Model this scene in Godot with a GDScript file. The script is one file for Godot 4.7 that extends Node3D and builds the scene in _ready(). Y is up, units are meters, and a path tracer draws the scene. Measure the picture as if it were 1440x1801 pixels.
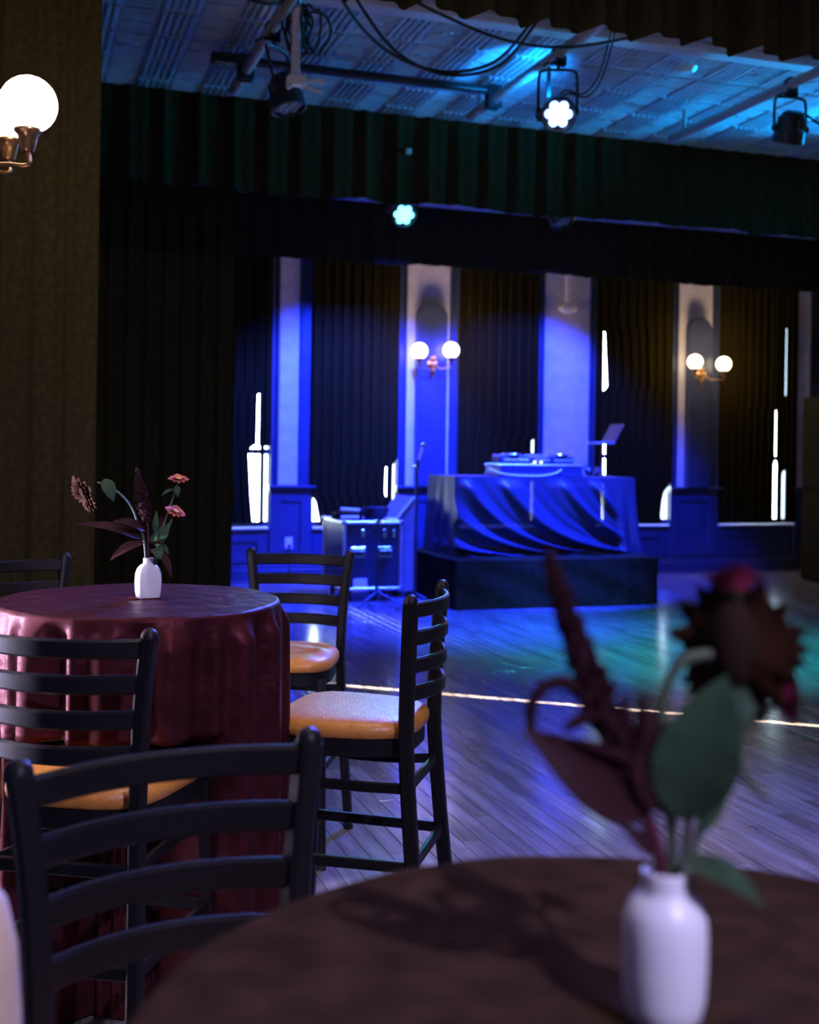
extends Node3D
# A dim hall with a stage area: black drapes, blue stage light, high round tables and ladder-back stools.
# x runs along the back wall, -z runs into the hall, y is up; the camera stands near the left wall.

var M := {}
var used := {}

# ---------------------------------------------------------------- mesh helper
class MB:
	var v := PackedVector3Array()
	var n := PackedVector3Array()
	var c := PackedColorArray()
	var idx := PackedInt32Array()
	var col := Color(1, 1, 1)

	func put(p: Vector3, m: Vector3) -> int:
		v.append(p)
		n.append(m)
		c.append(col)
		return v.size() - 1

	func face(a: int, b: int, d: int) -> void:
		var g := (v[d] - v[a]).cross(v[b] - v[a])
		if g.dot(n[a] + n[b] + n[d]) < 0.0:
			idx.append_array([a, d, b])
		else:
			idx.append_array([a, b, d])

	func poly(pts: Array, m: Vector3) -> void:
		var f := []
		for p in pts:
			f.append(put(p, m))
		for i in range(1, f.size() - 1):
			face(f[0], f[i], f[i + 1])

	func box(t: Transform3D, size: Vector3, b := 0.0) -> void:
		var h := size * 0.5
		b = minf(b, minf(h.x, minf(h.y, h.z)) * 0.9)
		var ax := [Vector3.RIGHT, Vector3.UP, Vector3.BACK]
		for k in 3:
			var u: Vector3 = ax[(k + 1) % 3]
			var w: Vector3 = ax[(k + 2) % 3]
			for s in [-1.0, 1.0]:
				var m: Vector3 = ax[k] * s
				var o := m * h
				var hu := absf(u.dot(h)) - b
				var hw := absf(w.dot(h)) - b
				poly([t * (o + u * hu + w * hw), t * (o - u * hu + w * hw), t * (o - u * hu - w * hw), t * (o + u * hu - w * hw)], (t.basis * m).normalized())
		if b <= 0.0:
			return
		for k in 3:
			var u: Vector3 = ax[(k + 1) % 3]
			var w: Vector3 = ax[(k + 2) % 3]
			var e: Vector3 = ax[k]
			var he := absf(e.dot(h)) - b
			for s in [-1.0, 1.0]:
				for q in [-1.0, 1.0]:
					var hu := absf(u.dot(h))
					var hw := absf(w.dot(h))
					var p1: Vector3 = u * s * hu + w * q * (hw - b)
					var p2: Vector3 = u * s * (hu - b) + w * q * hw
					poly([t * (p1 + e * he), t * (p1 - e * he), t * (p2 - e * he), t * (p2 + e * he)], (t.basis * (u * s + w * q)).normalized())
		for s in [-1.0, 1.0]:
			for q in [-1.0, 1.0]:
				for r in [-1.0, 1.0]:
					poly([t * Vector3(s * h.x, q * (h.y - b), r * (h.z - b)), t * Vector3(s * (h.x - b), q * h.y, r * (h.z - b)), t * Vector3(s * (h.x - b), q * (h.y - b), r * h.z)], (t.basis * Vector3(s, q, r)).normalized())

	func bx(x0: float, x1: float, y0: float, y1: float, z0: float, z1: float, b := 0.0) -> void:
		box(Transform3D(Basis(), Vector3((x0 + x1) / 2, (y0 + y1) / 2, (z0 + z1) / 2)), Vector3(absf(x1 - x0), absf(y1 - y0), absf(z1 - z0)), b)

	# rows of points -> smooth sheet; cu / cv close it round
	func grid(rows: Array, cu := false, cv := false, flip := false) -> void:
		var nr := rows.size()
		var nc: int = rows[0].size()
		var base := v.size()
		for i in nr:
			for j in nc:
				var i0 := (i - 1 + nr) % nr if cv else maxi(i - 1, 0)
				var i1 := (i + 1) % nr if cv else mini(i + 1, nr - 1)
				var j0 := (j - 1 + nc) % nc if cu else maxi(j - 1, 0)
				var j1 := (j + 1) % nc if cu else mini(j + 1, nc - 1)
				var dv: Vector3 = rows[i1][j] - rows[i0][j]
				var du: Vector3 = rows[i][j1] - rows[i][j0]
				var m := du.cross(dv)
				if m.length() < 1e-12:
					var ii := i1 if i == 0 else i0
					du = rows[ii][j1] - rows[ii][j0]
					m = du.cross(dv)
				m = m.normalized() if m.length() > 1e-14 else Vector3.UP
				put(rows[i][j], -m if flip else m)
		for i in (nr if cv else nr - 1):
			for j in (nc if cu else nc - 1):
				var a := base + i * nc + j
				var b := base + i * nc + (j + 1) % nc
				var d := base + ((i + 1) % nr) * nc + (j + 1) % nc
				var e := base + ((i + 1) % nr) * nc + j
				face(a, b, d)
				face(a, d, e)

	# round tube along a path; r is a radius or one radius per point
	func tube(path: Array, r, sides := 10, caps := true) -> void:
		var rows := []
		var up := Vector3.UP
		var np := path.size()
		var t0: Vector3 = (path[1] - path[0]).normalized()
		if absf(t0.dot(up)) > 0.9:
			up = Vector3.RIGHT
		var side := t0.cross(up).normalized()
		for i in np:
			var t: Vector3 = (path[mini(i + 1, np - 1)] - path[maxi(i - 1, 0)]).normalized()
			side = (side - t * side.dot(t)).normalized()
			var w := t.cross(side)
			var rr: float = r[i] if r is Array else r
			var row := []
			for k in sides:
				var a := TAU * k / sides
				row.append(path[i] + (side * cos(a) + w * sin(a)) * rr)
			rows.append(row)
		grid(rows, true, false, false)
		if caps:
			var ra: Array = rows[0].duplicate()
			poly(ra, -t0)
			poly(rows[np - 1], (path[np - 1] - path[np - 2]).normalized())

	# bar of a rounded rectangular section (w across, h along `up`) swept along a path
	func bar(path: Array, w: float, h: float, up: Vector3, b := 0.004) -> void:
		var np := path.size()
		var sec := [Vector2(-w / 2 + b, -h / 2), Vector2(w / 2 - b, -h / 2), Vector2(w / 2, -h / 2 + b), Vector2(w / 2, h / 2 - b), Vector2(w / 2 - b, h / 2), Vector2(-w / 2 + b, h / 2), Vector2(-w / 2, h / 2 - b), Vector2(-w / 2, -h / 2 + b)]
		var rings := []
		for i in np:
			var t: Vector3 = (path[mini(i + 1, np - 1)] - path[maxi(i - 1, 0)]).normalized()
			var s := t.cross(up).normalized()
			var u := s.cross(t).normalized()
			var row := []
			for q in sec:
				row.append(path[i] + s * q.x + u * q.y)
			rings.append(row)
		for k in 8:
			var strip := []
			for i in np:
				strip.append([rings[i][k], rings[i][(k + 1) % 8]])
			var base := v.size()
			for i in np:
				var i0 := maxi(i - 1, 0)
				var i1 := mini(i + 1, np - 1)
				var m: Vector3 = (strip[i][1] - strip[i][0]).cross(strip[i1][0] - strip[i0][0]).normalized()
				put(strip[i][0], m)
				put(strip[i][1], m)
			for i in np - 1:
				var a := base + i * 2
				face(a, a + 1, a + 3)
				face(a, a + 3, a + 2)
		poly(rings[0].duplicate(), (path[0] - path[1]).normalized())
		poly(rings[np - 1], (path[np - 1] - path[np - 2]).normalized())

	# lathe: profile of Vector2(radius, height), turned round the y axis of t; corners sharper than 40 degrees stay sharp
	func lathe(prof: Array, t: Transform3D, sides := 24) -> void:
		var runs := [[prof[0]]]
		for i in range(1, prof.size()):
			runs[-1].append(prof[i])
			if i < prof.size() - 1:
				var a: Vector2 = (prof[i] - prof[i - 1]).normalized()
				var b: Vector2 = (prof[i + 1] - prof[i]).normalized()
				if a.dot(b) < 0.75:
					runs.append([prof[i]])
		for run in runs:
			var rows := []
			for p in run:
				var row := []
				for k in sides:
					var a := TAU * k / sides
					row.append(t * Vector3(cos(a) * p.x, p.y, sin(a) * p.x))
				rows.append(row)
			grid(rows, true, false, true)

	func sphere(at: Vector3, r: float, seg := 20, squash := Vector3.ONE) -> void:
		var rows := []
		for i in range(0, seg / 2 + 1):
			var a := PI * i / (seg / 2)
			var row := []
			for k in seg:
				var b := TAU * k / seg
				row.append(at + Vector3(sin(a) * cos(b), cos(a), sin(a) * sin(b)) * r * squash)
			rows.append(row)
		var base := v.size()
		grid(rows, true, false, false)
		for i in range(base, v.size()):
			n[i] = ((v[i] - at) / (squash * squash)).normalized()
		var keep := PackedInt32Array()
		keep.append_array(idx)

	func mesh() -> ArrayMesh:
		var arr := []
		arr.resize(Mesh.ARRAY_MAX)
		arr[Mesh.ARRAY_VERTEX] = v
		arr[Mesh.ARRAY_NORMAL] = n
		arr[Mesh.ARRAY_COLOR] = c
		arr[Mesh.ARRAY_INDEX] = idx
		var m := ArrayMesh.new()
		m.add_surface_from_arrays(Mesh.PRIMITIVE_TRIANGLES, arr)
		return m


func numbered(called: String) -> String:
	used[called] = used.get(called, 0) + 1
	return called if used[called] == 1 else "%s_%03d" % [called, used[called] - 1]


func tag(o: Node3D, label: String, category: String, group := "", kind := "") -> void:
	o.set_meta("label", label)
	o.set_meta("category", category)
	if group:
		o.set_meta("group", group)
	if kind:
		o.set_meta("kind", kind)


func thing(called: String, label: String, category: String, at := Vector3.ZERO, turn := 0.0, group := "", kind := "") -> Node3D:
	var o := Node3D.new()
	o.name = numbered(called)
	o.position = at
	o.rotation.y = turn
	tag(o, label, category, group, kind)
	add_child(o)
	return o


func part(called: String, mb: MB, m: Material, parent: Node3D, kind := "") -> MeshInstance3D:
	var o := MeshInstance3D.new()
	o.name = called
	o.mesh = mb.mesh()
	o.material_override = m
	if kind:
		o.set_meta("kind", kind)
	parent.add_child(o, true)
	return o


func copy_part(called: String, mesh: Mesh, m: Material, parent: Node3D, at: Vector3, turn := 0.0) -> MeshInstance3D:
	var o := MeshInstance3D.new()
	o.name = called
	o.mesh = mesh
	o.material_override = m
	o.position = at
	o.rotation.y = turn
	parent.add_child(o, true)
	return o


func single(called: String, mb: MB, m: Material, label: String, category: String, group := "", kind := "") -> MeshInstance3D:
	var o := MeshInstance3D.new()
	o.name = numbered(called)
	o.mesh = mb.mesh()
	o.material_override = m
	tag(o, label, category, group, kind)
	add_child(o)
	return o


func copy_of(src: Node3D, label: String, at: Vector3, turn: float) -> Node3D:
	var o: Node3D = src.duplicate()
	o.name = numbered(String(src.name))
	o.position = at
	o.rotation.y = turn
	o.set_meta("label", label)
	add_child(o)
	return o


func spline(pts: Array, steps := 6) -> Array:
	var out := []
	var k := pts.size()
	for i in k - 1:
		var p0: Vector3 = pts[maxi(i - 1, 0)]
		var p3: Vector3 = pts[mini(i + 2, k - 1)]
		for s in steps:
			out.append(pts[i].cubic_interpolate(pts[i + 1], p0, p3, float(s) / steps))
	out.append(pts[k - 1])
	return out


func lerp_at(table: Array, h: float) -> float:   # [[height, value], ...] rising
	if h <= table[0][0]:
		return table[0][1]
	for i in range(1, table.size()):
		if h <= table[i][0]:
			return lerpf(table[i - 1][1], table[i][1], (h - table[i - 1][0]) / maxf(table[i][0] - table[i - 1][0], 1e-6))
	return table[-1][1]


# ---------------------------------------------------------------- materials
func lin(r: float, g: float, b: float) -> Color:
	return Color(r, g, b).linear_to_srgb()


func noise(freq: float, lo: float, hi: float, seed_: int, size := 256, normal := 0.0, octaves := 4) -> NoiseTexture2D:
	var f := FastNoiseLite.new()
	f.noise_type = FastNoiseLite.TYPE_SIMPLEX_SMOOTH
	f.frequency = freq
	f.seed = seed_
	f.fractal_octaves = octaves
	var t := NoiseTexture2D.new()
	t.noise = f
	t.width = size
	t.height = size
	t.seamless = true
	if normal > 0.0:
		t.as_normal_map = true
		t.bump_strength = normal
	else:
		var g := Gradient.new()
		g.set_color(0, Color(lo, lo, lo))
		g.set_color(1, Color(hi, hi, hi))
		t.color_ramp = g
	return t


func mat(key: String, color: Color, rough: float, metal := 0.0) -> StandardMaterial3D:
	var m := StandardMaterial3D.new()
	m.resource_name = key
	m.albedo_color = color
	m.roughness = rough
	m.metallic = metal
	m.cull_mode = BaseMaterial3D.CULL_DISABLED
	M[key] = m
	return m


func textured(m: StandardMaterial3D, alb: Texture2D, nrm: Texture2D, scale: Vector3, nscale := 0.5) -> void:
	m.uv1_triplanar = true
	m.uv1_world_triplanar = true
	m.uv1_scale = scale
	if alb:
		m.albedo_texture = alb
	if nrm:
		m.normal_enabled = true
		m.normal_texture = nrm
		m.normal_scale = nscale


func glow(key: String, color: Color, strength: float) -> StandardMaterial3D:
	var m := mat(key, Color(0.6, 0.6, 0.6), 0.3)
	m.emission_enabled = true
	m.emission = color
	m.emission_energy_multiplier = strength
	return m


func make_materials() -> void:
	var fine := noise(0.03, 0.72, 1.0, 3)
	var fine_n := noise(0.06, 0, 1, 4, 256, 4.0)
	var soft_n := noise(0.012, 0, 1, 5, 256, 6.0, 3)
	var grain := noise(0.012, 0.68, 1.0, 6, 512)
	var grain_n := noise(0.02, 0, 1, 7, 512, 5.0)
	# oak strip floor, tinted per board by vertex colour
	var m := mat("floor_wood", lin(0.245, 0.205, 0.19), 0.19)
	m.vertex_color_use_as_albedo = true
	textured(m, grain, grain_n, Vector3(3.0, 3.0, 0.30), 0.03)
	m.roughness_texture = noise(0.015, 0.7, 1.0, 8)
	mat("subfloor", lin(0.02, 0.015, 0.012), 0.9)
	m = mat("drape_velour", lin(0.046, 0.037, 0.015), 0.95)
	m.metallic_specular = 0.0
	textured(m, fine, null, Vector3(3, 3, 3))
	m = mat("velour", lin(0.024, 0.018, 0.004), 0.95)
	m.metallic_specular = 0.0
	textured(m, fine, null, Vector3(3, 3, 3))
	m = mat("sheer_black", lin(0.03, 0.028, 0.022), 0.8)
	textured(m, fine, fine_n, Vector3(2, 2, 2), 0.2)
	m = mat("plaster", lin(0.72, 0.66, 0.60), 0.7)
	textured(m, noise(0.01, 0.9, 1.0, 9), fine_n, Vector3(1.5, 1.5, 1.5), 0.15)
	m = mat("navy_paint", lin(0.038, 0.048, 0.085), 0.38)
	textured(m, noise(0.008, 0.85, 1.0, 10), soft_n, Vector3(1, 1, 1), 0.08)
	m = mat("wall_paint", lin(0.05, 0.05, 0.055), 0.6)
	textured(m, noise(0.01, 0.85, 1.0, 11), fine_n, Vector3(1, 1, 1), 0.1)
	m = mat("tin_paint", lin(0.50, 0.55, 0.60), 0.45)
	textured(m, noise(0.015, 0.82, 1.0, 12), soft_n, Vector3(2, 2, 2), 0.15)
	mat("white_paint", lin(0.66, 0.62, 0.60), 0.5)
	m = mat("pipe_paint", lin(0.42, 0.36, 0.34), 0.5)
	textured(m, fine, null, Vector3(4, 4, 4))
	m = mat("black_metal", lin(0.016, 0.016, 0.018), 0.38)
	textured(m, null, fine_n, Vector3(6, 6, 6), 0.08)
	m = mat("black_plastic", lin(0.018, 0.017, 0.016), 0.5)
	mat("black_rubber", lin(0.012, 0.012, 0.012), 0.6)
	m = mat("stool_paint", lin(0.008, 0.007, 0.008), 0.45)
	m.metallic_specular = 0.3
	textured(m, null, soft_n, Vector3(8, 8, 8), 0.06)
	m = mat("leather", lin(0.68, 0.27, 0.05), 0.36)
	textured(m, noise(0.02, 0.8, 1.0, 13), noise(0.09, 0, 1, 14, 256, 5.0), Vector3(5, 5, 5), 0.25)
	m = mat("cotton_maroon", lin(0.052, 0.028, 0.017), 0.9)
	m.metallic_specular = 0.0
	textured(m, fine, soft_n, Vector3(2, 2, 2), 0.1)
	m = mat("satin", lin(0.075, 0.017, 0.022), 0.46, 0.5)
	m.metallic_specular = 0.0
	m.metallic_specular = 0.1
	textured(m, noise(0.02, 0.75, 1.0, 15), noise(0.018, 0, 1, 16, 256, 8.0), Vector3(2.2, 2.2, 2.2), 0.35)
	m = mat("black_satin", lin(0.030, 0.030, 0.046), 0.40, 0.25)
	m.transparency = BaseMaterial3D.TRANSPARENCY_ALPHA
	m.albedo_color.a = 0.95
	m = mat("black_cloth", lin(0.026, 0.021, 0.0075), 0.8)
	m.metallic_specular = 0.1
	textured(m, fine, soft_n, Vector3(1.5, 1.5, 1.5), 0.2)
	mat("ceramic", lin(0.80, 0.79, 0.78), 0.35)
	m = mat("brass", lin(0.55, 0.30, 0.11), 0.28, 1.0)
	mat("steel", lin(0.62, 0.62, 0.64), 0.25, 1.0)
	mat("aluminium", lin(0.72, 0.72, 0.74), 0.35, 0.9)
	m = mat("case_laminate", lin(0.020, 0.022, 0.040), 0.35)
	textured(m, null, fine_n, Vector3(6, 6, 6), 0.15)
	mat("white_plastic", lin(0.7, 0.69, 0.66), 0.4)
	mat("grey_plastic", lin(0.16, 0.17, 0.18), 0.35)
	m = mat("cream_paint", lin(0.74, 0.56, 0.38), 0.5)
	textured(m, noise(0.02, 0.88, 1.0, 17), fine_n, Vector3(3, 3, 3), 0.1)
	# plants
	m = mat("leaf_maroon", lin(0.030, 0.011, 0.012), 0.5)
	m.backlight = lin(0.07, 0.015, 0.015)
	m = mat("leaf_green", lin(0.032, 0.062, 0.032), 0.45)
	m.backlight = lin(0.07, 0.11, 0.03)
	mat("stem_green", lin(0.06, 0.09, 0.045), 0.5)
	mat("stem_maroon", lin(0.08, 0.022, 0.03), 0.5)
	mat("amaranth", lin(0.024, 0.008, 0.010), 0.8)
	m = mat("petal_coral", lin(0.55, 0.13, 0.09), 0.6)
	m = mat("petal_rust", lin(0.042, 0.016, 0.008), 0.7)
	m = mat("petal_magenta", lin(0.26, 0.018, 0.06), 0.6)
	mat("flower_disc", lin(0.022, 0.012, 0.007), 0.9)
	mat("flower_yellow", lin(0.45, 0.30, 0.05), 0.7)
	for k in ["leaf_maroon", "leaf_green", "amaranth", "petal_rust", "flower_disc", "stem_maroon"]:
		M[k].metallic_specular = 0.15
	# lamps
	glow("globe_glass", Color(1.0, 0.90, 0.76), 7.0)
	glow("led_blue", lin(0.25, 0.42, 1.0), 4.5)
	glow("led_cyan", lin(0.15, 0.75, 1.0), 4.0)
	glow("led_warm", lin(1.0, 0.72, 0.45), 2.0)
	glow("deck_light", lin(0.75, 0.85, 1.0), 3.0)
	m = mat("glass_pane", Color(1, 1, 1, 0.06), 0.02)
	m.transparency = BaseMaterial3D.TRANSPARENCY_ALPHA


func _ready() -> void:
	# ---- camera: level lens shifted down, slight roll, focus on the stools
	var cam := Camera3D.new()
	cam.name = "camera"
	var yaw := deg_to_rad(18.5)
	cam.basis = Basis(Vector3.UP, -yaw) * Basis(Vector3.BACK, 0.0147)
	cam.position = Vector3(0, 1.48, 0)
	var focal := 2080.0
	var near := 0.05
	cam.set_frustum(near * 1801.0 / focal, Vector2(0, -near * 110.5 / focal), near, 100.0)
	var att := CameraAttributesPhysical.new()
	att.frustum_focal_length = 35.0
	att.frustum_focus_distance = 3.1
	att.frustum_near = near
	att.frustum_far = 100.0
	att.exposure_aperture = 2.9
	cam.attributes = att
	add_child(cam)
	cam.current = true

	# ---- sky: a bright overcast day outside, seen only through the gaps in the curtains
	var env := Environment.new()
	env.background_mode = Environment.BG_SKY
	var sky := ProceduralSkyMaterial.new()
	sky.sky_top_color = Color(0.66, 0.78, 0.90)
	sky.sky_horizon_color = Color(0.86, 0.95, 0.96)
	sky.ground_horizon_color = Color(0.82, 0.92, 0.92)
	sky.ground_bottom_color = Color(0.70, 0.78, 0.78)
	sky.sun_angle_max = 1.0
	sky.energy_multiplier = 50.0
	env.sky = Sky.new()
	env.sky.sky_material = sky
	env.tonemap_mode = Environment.TONE_MAPPER_LINEAR
	env.tonemap_exposure = 1.0
	env.sdfgi_enabled = true
	env.ssao_enabled = true
	env.ssil_enabled = true
	var we := WorldEnvironment.new()
	we.name = "world_environment"
	we.environment = env
	add_child(we)

	# ---- low sun; it reaches the floor through one slit in the right-hand wall's curtains
	var sun := DirectionalLight3D.new()
	sun.name = "sun"
	var run := Vector3(-1.73, 0, -1.33).normalized()
	sun.basis = Basis.looking_at(Vector3(run.x * cos(0.21), -sin(0.21), run.z * cos(0.21)), Vector3.UP)
	sun.light_color = Color(1.0, 0.93, 0.84)
	sun.light_energy = 220.0
	sun.light_angular_distance = 0.25
	sun.shadow_enabled = true
	add_child(sun)

	make_materials()
	build_shell()
	build_floor()
	build_ceiling()
	build_back_wall()
	build_windows()
	build_drapes()
	build_rig()
	build_fill_lights()
	build_stage()
	build_tables()
	build_stools()
	build_vases()
	build_sconces()
	build_small_things()


func solid(called: String, m: Material, boxes: Array, label: String, category: String) -> MeshInstance3D:
	var mb := MB.new()
	for b in boxes:
		mb.bx(b[0], b[1], b[2], b[3], b[4], b[5])
	return single(called, mb, m, label, category, "", "structure")


const BACK := -12.84
const CEIL := 4.1


func build_shell() -> void:
	# left wall with an added doorway that lets in the side lamp
	solid("wall_left", M.wall_paint, [[-0.55, -0.35, 0, CEIL, -2.85, 3.2], [-0.55, -0.35, 0, CEIL, -13.2, -3.95], [-0.55, -0.35, 2.06, CEIL, -3.95, -2.85]],
		"dark painted left wall carrying the near globe sconce", "wall")
	# right wall: one tall slit left open between the blackout boards
	solid("wall_right", M.wall_paint, [[11.5, 11.7, 0, CEIL, -13.2, -0.6], [11.5, 11.7, 0, CEIL, 1.0, 3.2], [11.5, 11.7, 2.75, CEIL, -0.6, 1.0], [11.5, 11.7, 0, 0.7, -0.6, 1.0],
		[11.5, 11.512, 0.7, 2.75, -0.6, 0.185], [11.5, 11.512, 0.7, 2.75, 0.225, 1.0]],
		"dark right wall with one narrow slit of daylight", "wall")
	solid("wall_front", M.wall_paint, [[-0.55, 11.7, 0, CEIL, 3.0, 3.2]], "dark wall behind the camera", "wall")
	# made-up side room, out of view, holding the lamp for the maroon cloth
	solid("wall_added_room", M.plaster, [[-3.4, -3.2, 0, 2.8, -5.6, -2.0], [-3.4, -0.55, 0, 2.8, -5.8, -5.6], [-3.4, -0.55, 0, 2.8, -2.0, -1.8], [-3.4, -0.55, 2.7, 2.9, -5.8, -1.8]],
		"pale walls of the added side room, out of view", "wall")
	solid("floor_added_room", M.wall_paint, [[-3.4, -0.35, -0.2, 0, -5.8, -1.8]], "floor of the added side room, out of view", "floor")
	var lamp := thing("added_globe_lamp", "added unseen globe lamp lighting the maroon cloth from the left", "lamp", Vector3(-1.95, 0, -3.95))  # added source for the pink light on the cloth
	var mb := MB.new()
	mb.lathe([Vector2(0, 0), Vector2(0.14, 0), Vector2(0.14, 0.02), Vector2(0.02, 0.035), Vector2(0.012, 0.06), Vector2(0.012, 0.86), Vector2(0.05, 0.88), Vector2(0.05, 0.9), Vector2(0, 0.9)], Transform3D(), 16)
	part("pole", mb, M.brass, lamp)
	mb = MB.new()
	mb.sphere(Vector3(0, 0.98, 0), 0.1)
	part("globe", mb, M.globe_glass, lamp)
	var l := OmniLight3D.new()
	l.name = "globe_light"
	l.position = Vector3(0, 0.98, 0)
	l.light_color = lin(0.72, 0.66, 1.0)
	l.light_energy = 34.0
	l.light_size = 0.1
	l.omni_range = 30.0
	l.omni_attenuation = 2.0
	l.shadow_enabled = true
	lamp.add_child(l)


func build_floor() -> void:
	var fl := thing("floor", "oak strip floor running toward the back wall under blue light", "floor", Vector3.ZERO, 0.0, "", "structure")
	var mb := MB.new()
	mb.bx(-0.55, 11.7, -0.25, -0.013, -13.2, 3.2)
	part("subfloor", mb, M.subfloor, fl)
	var rng := RandomNumberGenerator.new()
	rng.seed = 21
	var tints := [Color(1, 1, 1), Color(0.86, 0.84, 0.82), Color(0.70, 0.67, 0.64), Color(1.14, 1.09, 1.04), Color(0.92, 0.93, 0.95), Color(0.80, 0.80, 0.81)]
	var lengths := [0.55, 0.8, 1.1, 1.5]
	var w := 0.076
	var cache := {}
	var near := []
	var x := -0.35
	while x < 11.5:
		var z := -12.83 + rng.randf() * -0.5
		while z < 3.0:
			var k := rng.randi() % 4
			var ln: float = lengths[k]
			var t := rng.randi() % 6
			var z1 := minf(z + ln, 3.0)
			var z0 := maxf(z, -12.84)
			var mid := Vector3(x + w / 2, 0, (z0 + z1) / 2)
			# how far off, and whether it lies in the camera's view
			var d := mid.x * 0.3173 - mid.z * 0.9483
			var s := mid.x * 0.9483 + mid.z * 0.3173
			var seen := d > 2.6 and s / maxf(d, 0.1) > -0.36 and s / maxf(d, 0.1) < 0.37 and d < 12.0
			near.append([d if seen else d + 1000.0 if d > 0 else 3000.0, mid, z1 - z0, t, k, absf(z1 - z0 - ln) < 0.001])
			z += ln + 0.0012
		x += w
	near.sort_custom(func(a, b): return a[0] < b[0])
	var rest := MB.new()
	var count := 0
	for b in near:
		if b[5] and count < 300 and b[0] < 1000.0:
			var key := "%d_%d" % [b[4], b[3]]
			if not cache.has(key):
				var one := MB.new()
				one.col = tints[b[3]]
				one.box(Transform3D(Basis(), Vector3(0, -0.006, 0)), Vector3(w - 0.0014, 0.012, b[2]), 0.002)
				cache[key] = one.mesh()
			copy_part("floor_board", cache[key], M.floor_wood, fl, b[1])
			count += 1
		else:
			rest.col = tints[b[3]]
			rest.box(Transform3D(Basis(), b[1] + Vector3(0, -0.006, 0)), Vector3(w - 0.0014, 0.012, b[2]), 0.002 if b[0] < 1000.0 else 0.0)
	part("floor_boards", rest, M.floor_wood, fl, "stuff")


func build_ceiling() -> void:
	var ce := thing("ceiling", "pressed tin ceiling lit blue between the black borders", "ceiling", Vector3.ZERO, 0.0, "", "structure")
	var mb := MB.new()
	mb.bx(-0.55, 11.7, CEIL, CEIL + 0.2, -13.2, 3.2)
	part("slab", mb, M.tin_paint, ce)
	# one pressed panel: a rim, a field of reeds one way, a field of reeds the other way, scrolls between
	var s := 0.46
	var tile := MB.new()
	tile.bx(-s / 2 + 0.002, s / 2 - 0.002, -0.006, 0.0, -s / 2 + 0.002, s / 2 - 0.002, 0.002)
	for k in 5:
		var a := -0.195 + k * 0.045
		tile.bar([Vector3(a, -0.012, -0.205), Vector3(a, -0.012, 0.205)], 0.030, 0.026, Vector3.UP, 0.006)
	for k in 4:
		for q in [-1, 1]:
			var b: float = q * (0.045 + k * 0.045)
			tile.bar([Vector3(0.03, -0.011, b), Vector3(0.21, -0.011, b)], 0.026, 0.022, Vector3.UP, 0.006)
	var curl := []
	for k in 12:
		var a := k * 0.5
		var r := 0.042 - k * 0.0028
		curl.append(Vector3(0.12 + cos(a) * r, -0.016, sin(a) * r))
	tile.tube(curl, 0.009, 6)
	var m := tile.mesh()
	for i in 16:
		for j in 5:
			copy_part("ceiling_tile", m, M.tin_paint, ce, Vector3(0.1 + i * s, CEIL, -6.72 - 0.23 - j * s))
	# painted beams that carry the borders' pipes
	for z in [-6.62, -11.75]:
		mb = MB.new()
		mb.bx(-0.35, 11.5, CEIL - 0.06, CEIL, z - 0.06, z + 0.06, 0.008)
		part("ceiling_trim", mb, M.white_paint, ce)
	# crown along the back wall
	mb = MB.new()
	mb.bx(-0.35, 11.5, CEIL - 0.12, CEIL, -12.9, -12.72, 0.02)
	part("crown", mb, M.white_paint, ce)


# x0, x1 of the pier; x0, x1 of its pale panel; with an arched plaque or not
const PIERS := [[2.67, 3.17, 2.77, 2.99, 0], [4.14, 4.90, 4.25, 4.765, 1], [5.88, 6.667, 5.975, 6.565, 0], [7.69, 8.394, 7.795, 8.27, 1], [9.51, 10.3, 9.515, 9.72, 0]]


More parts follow.
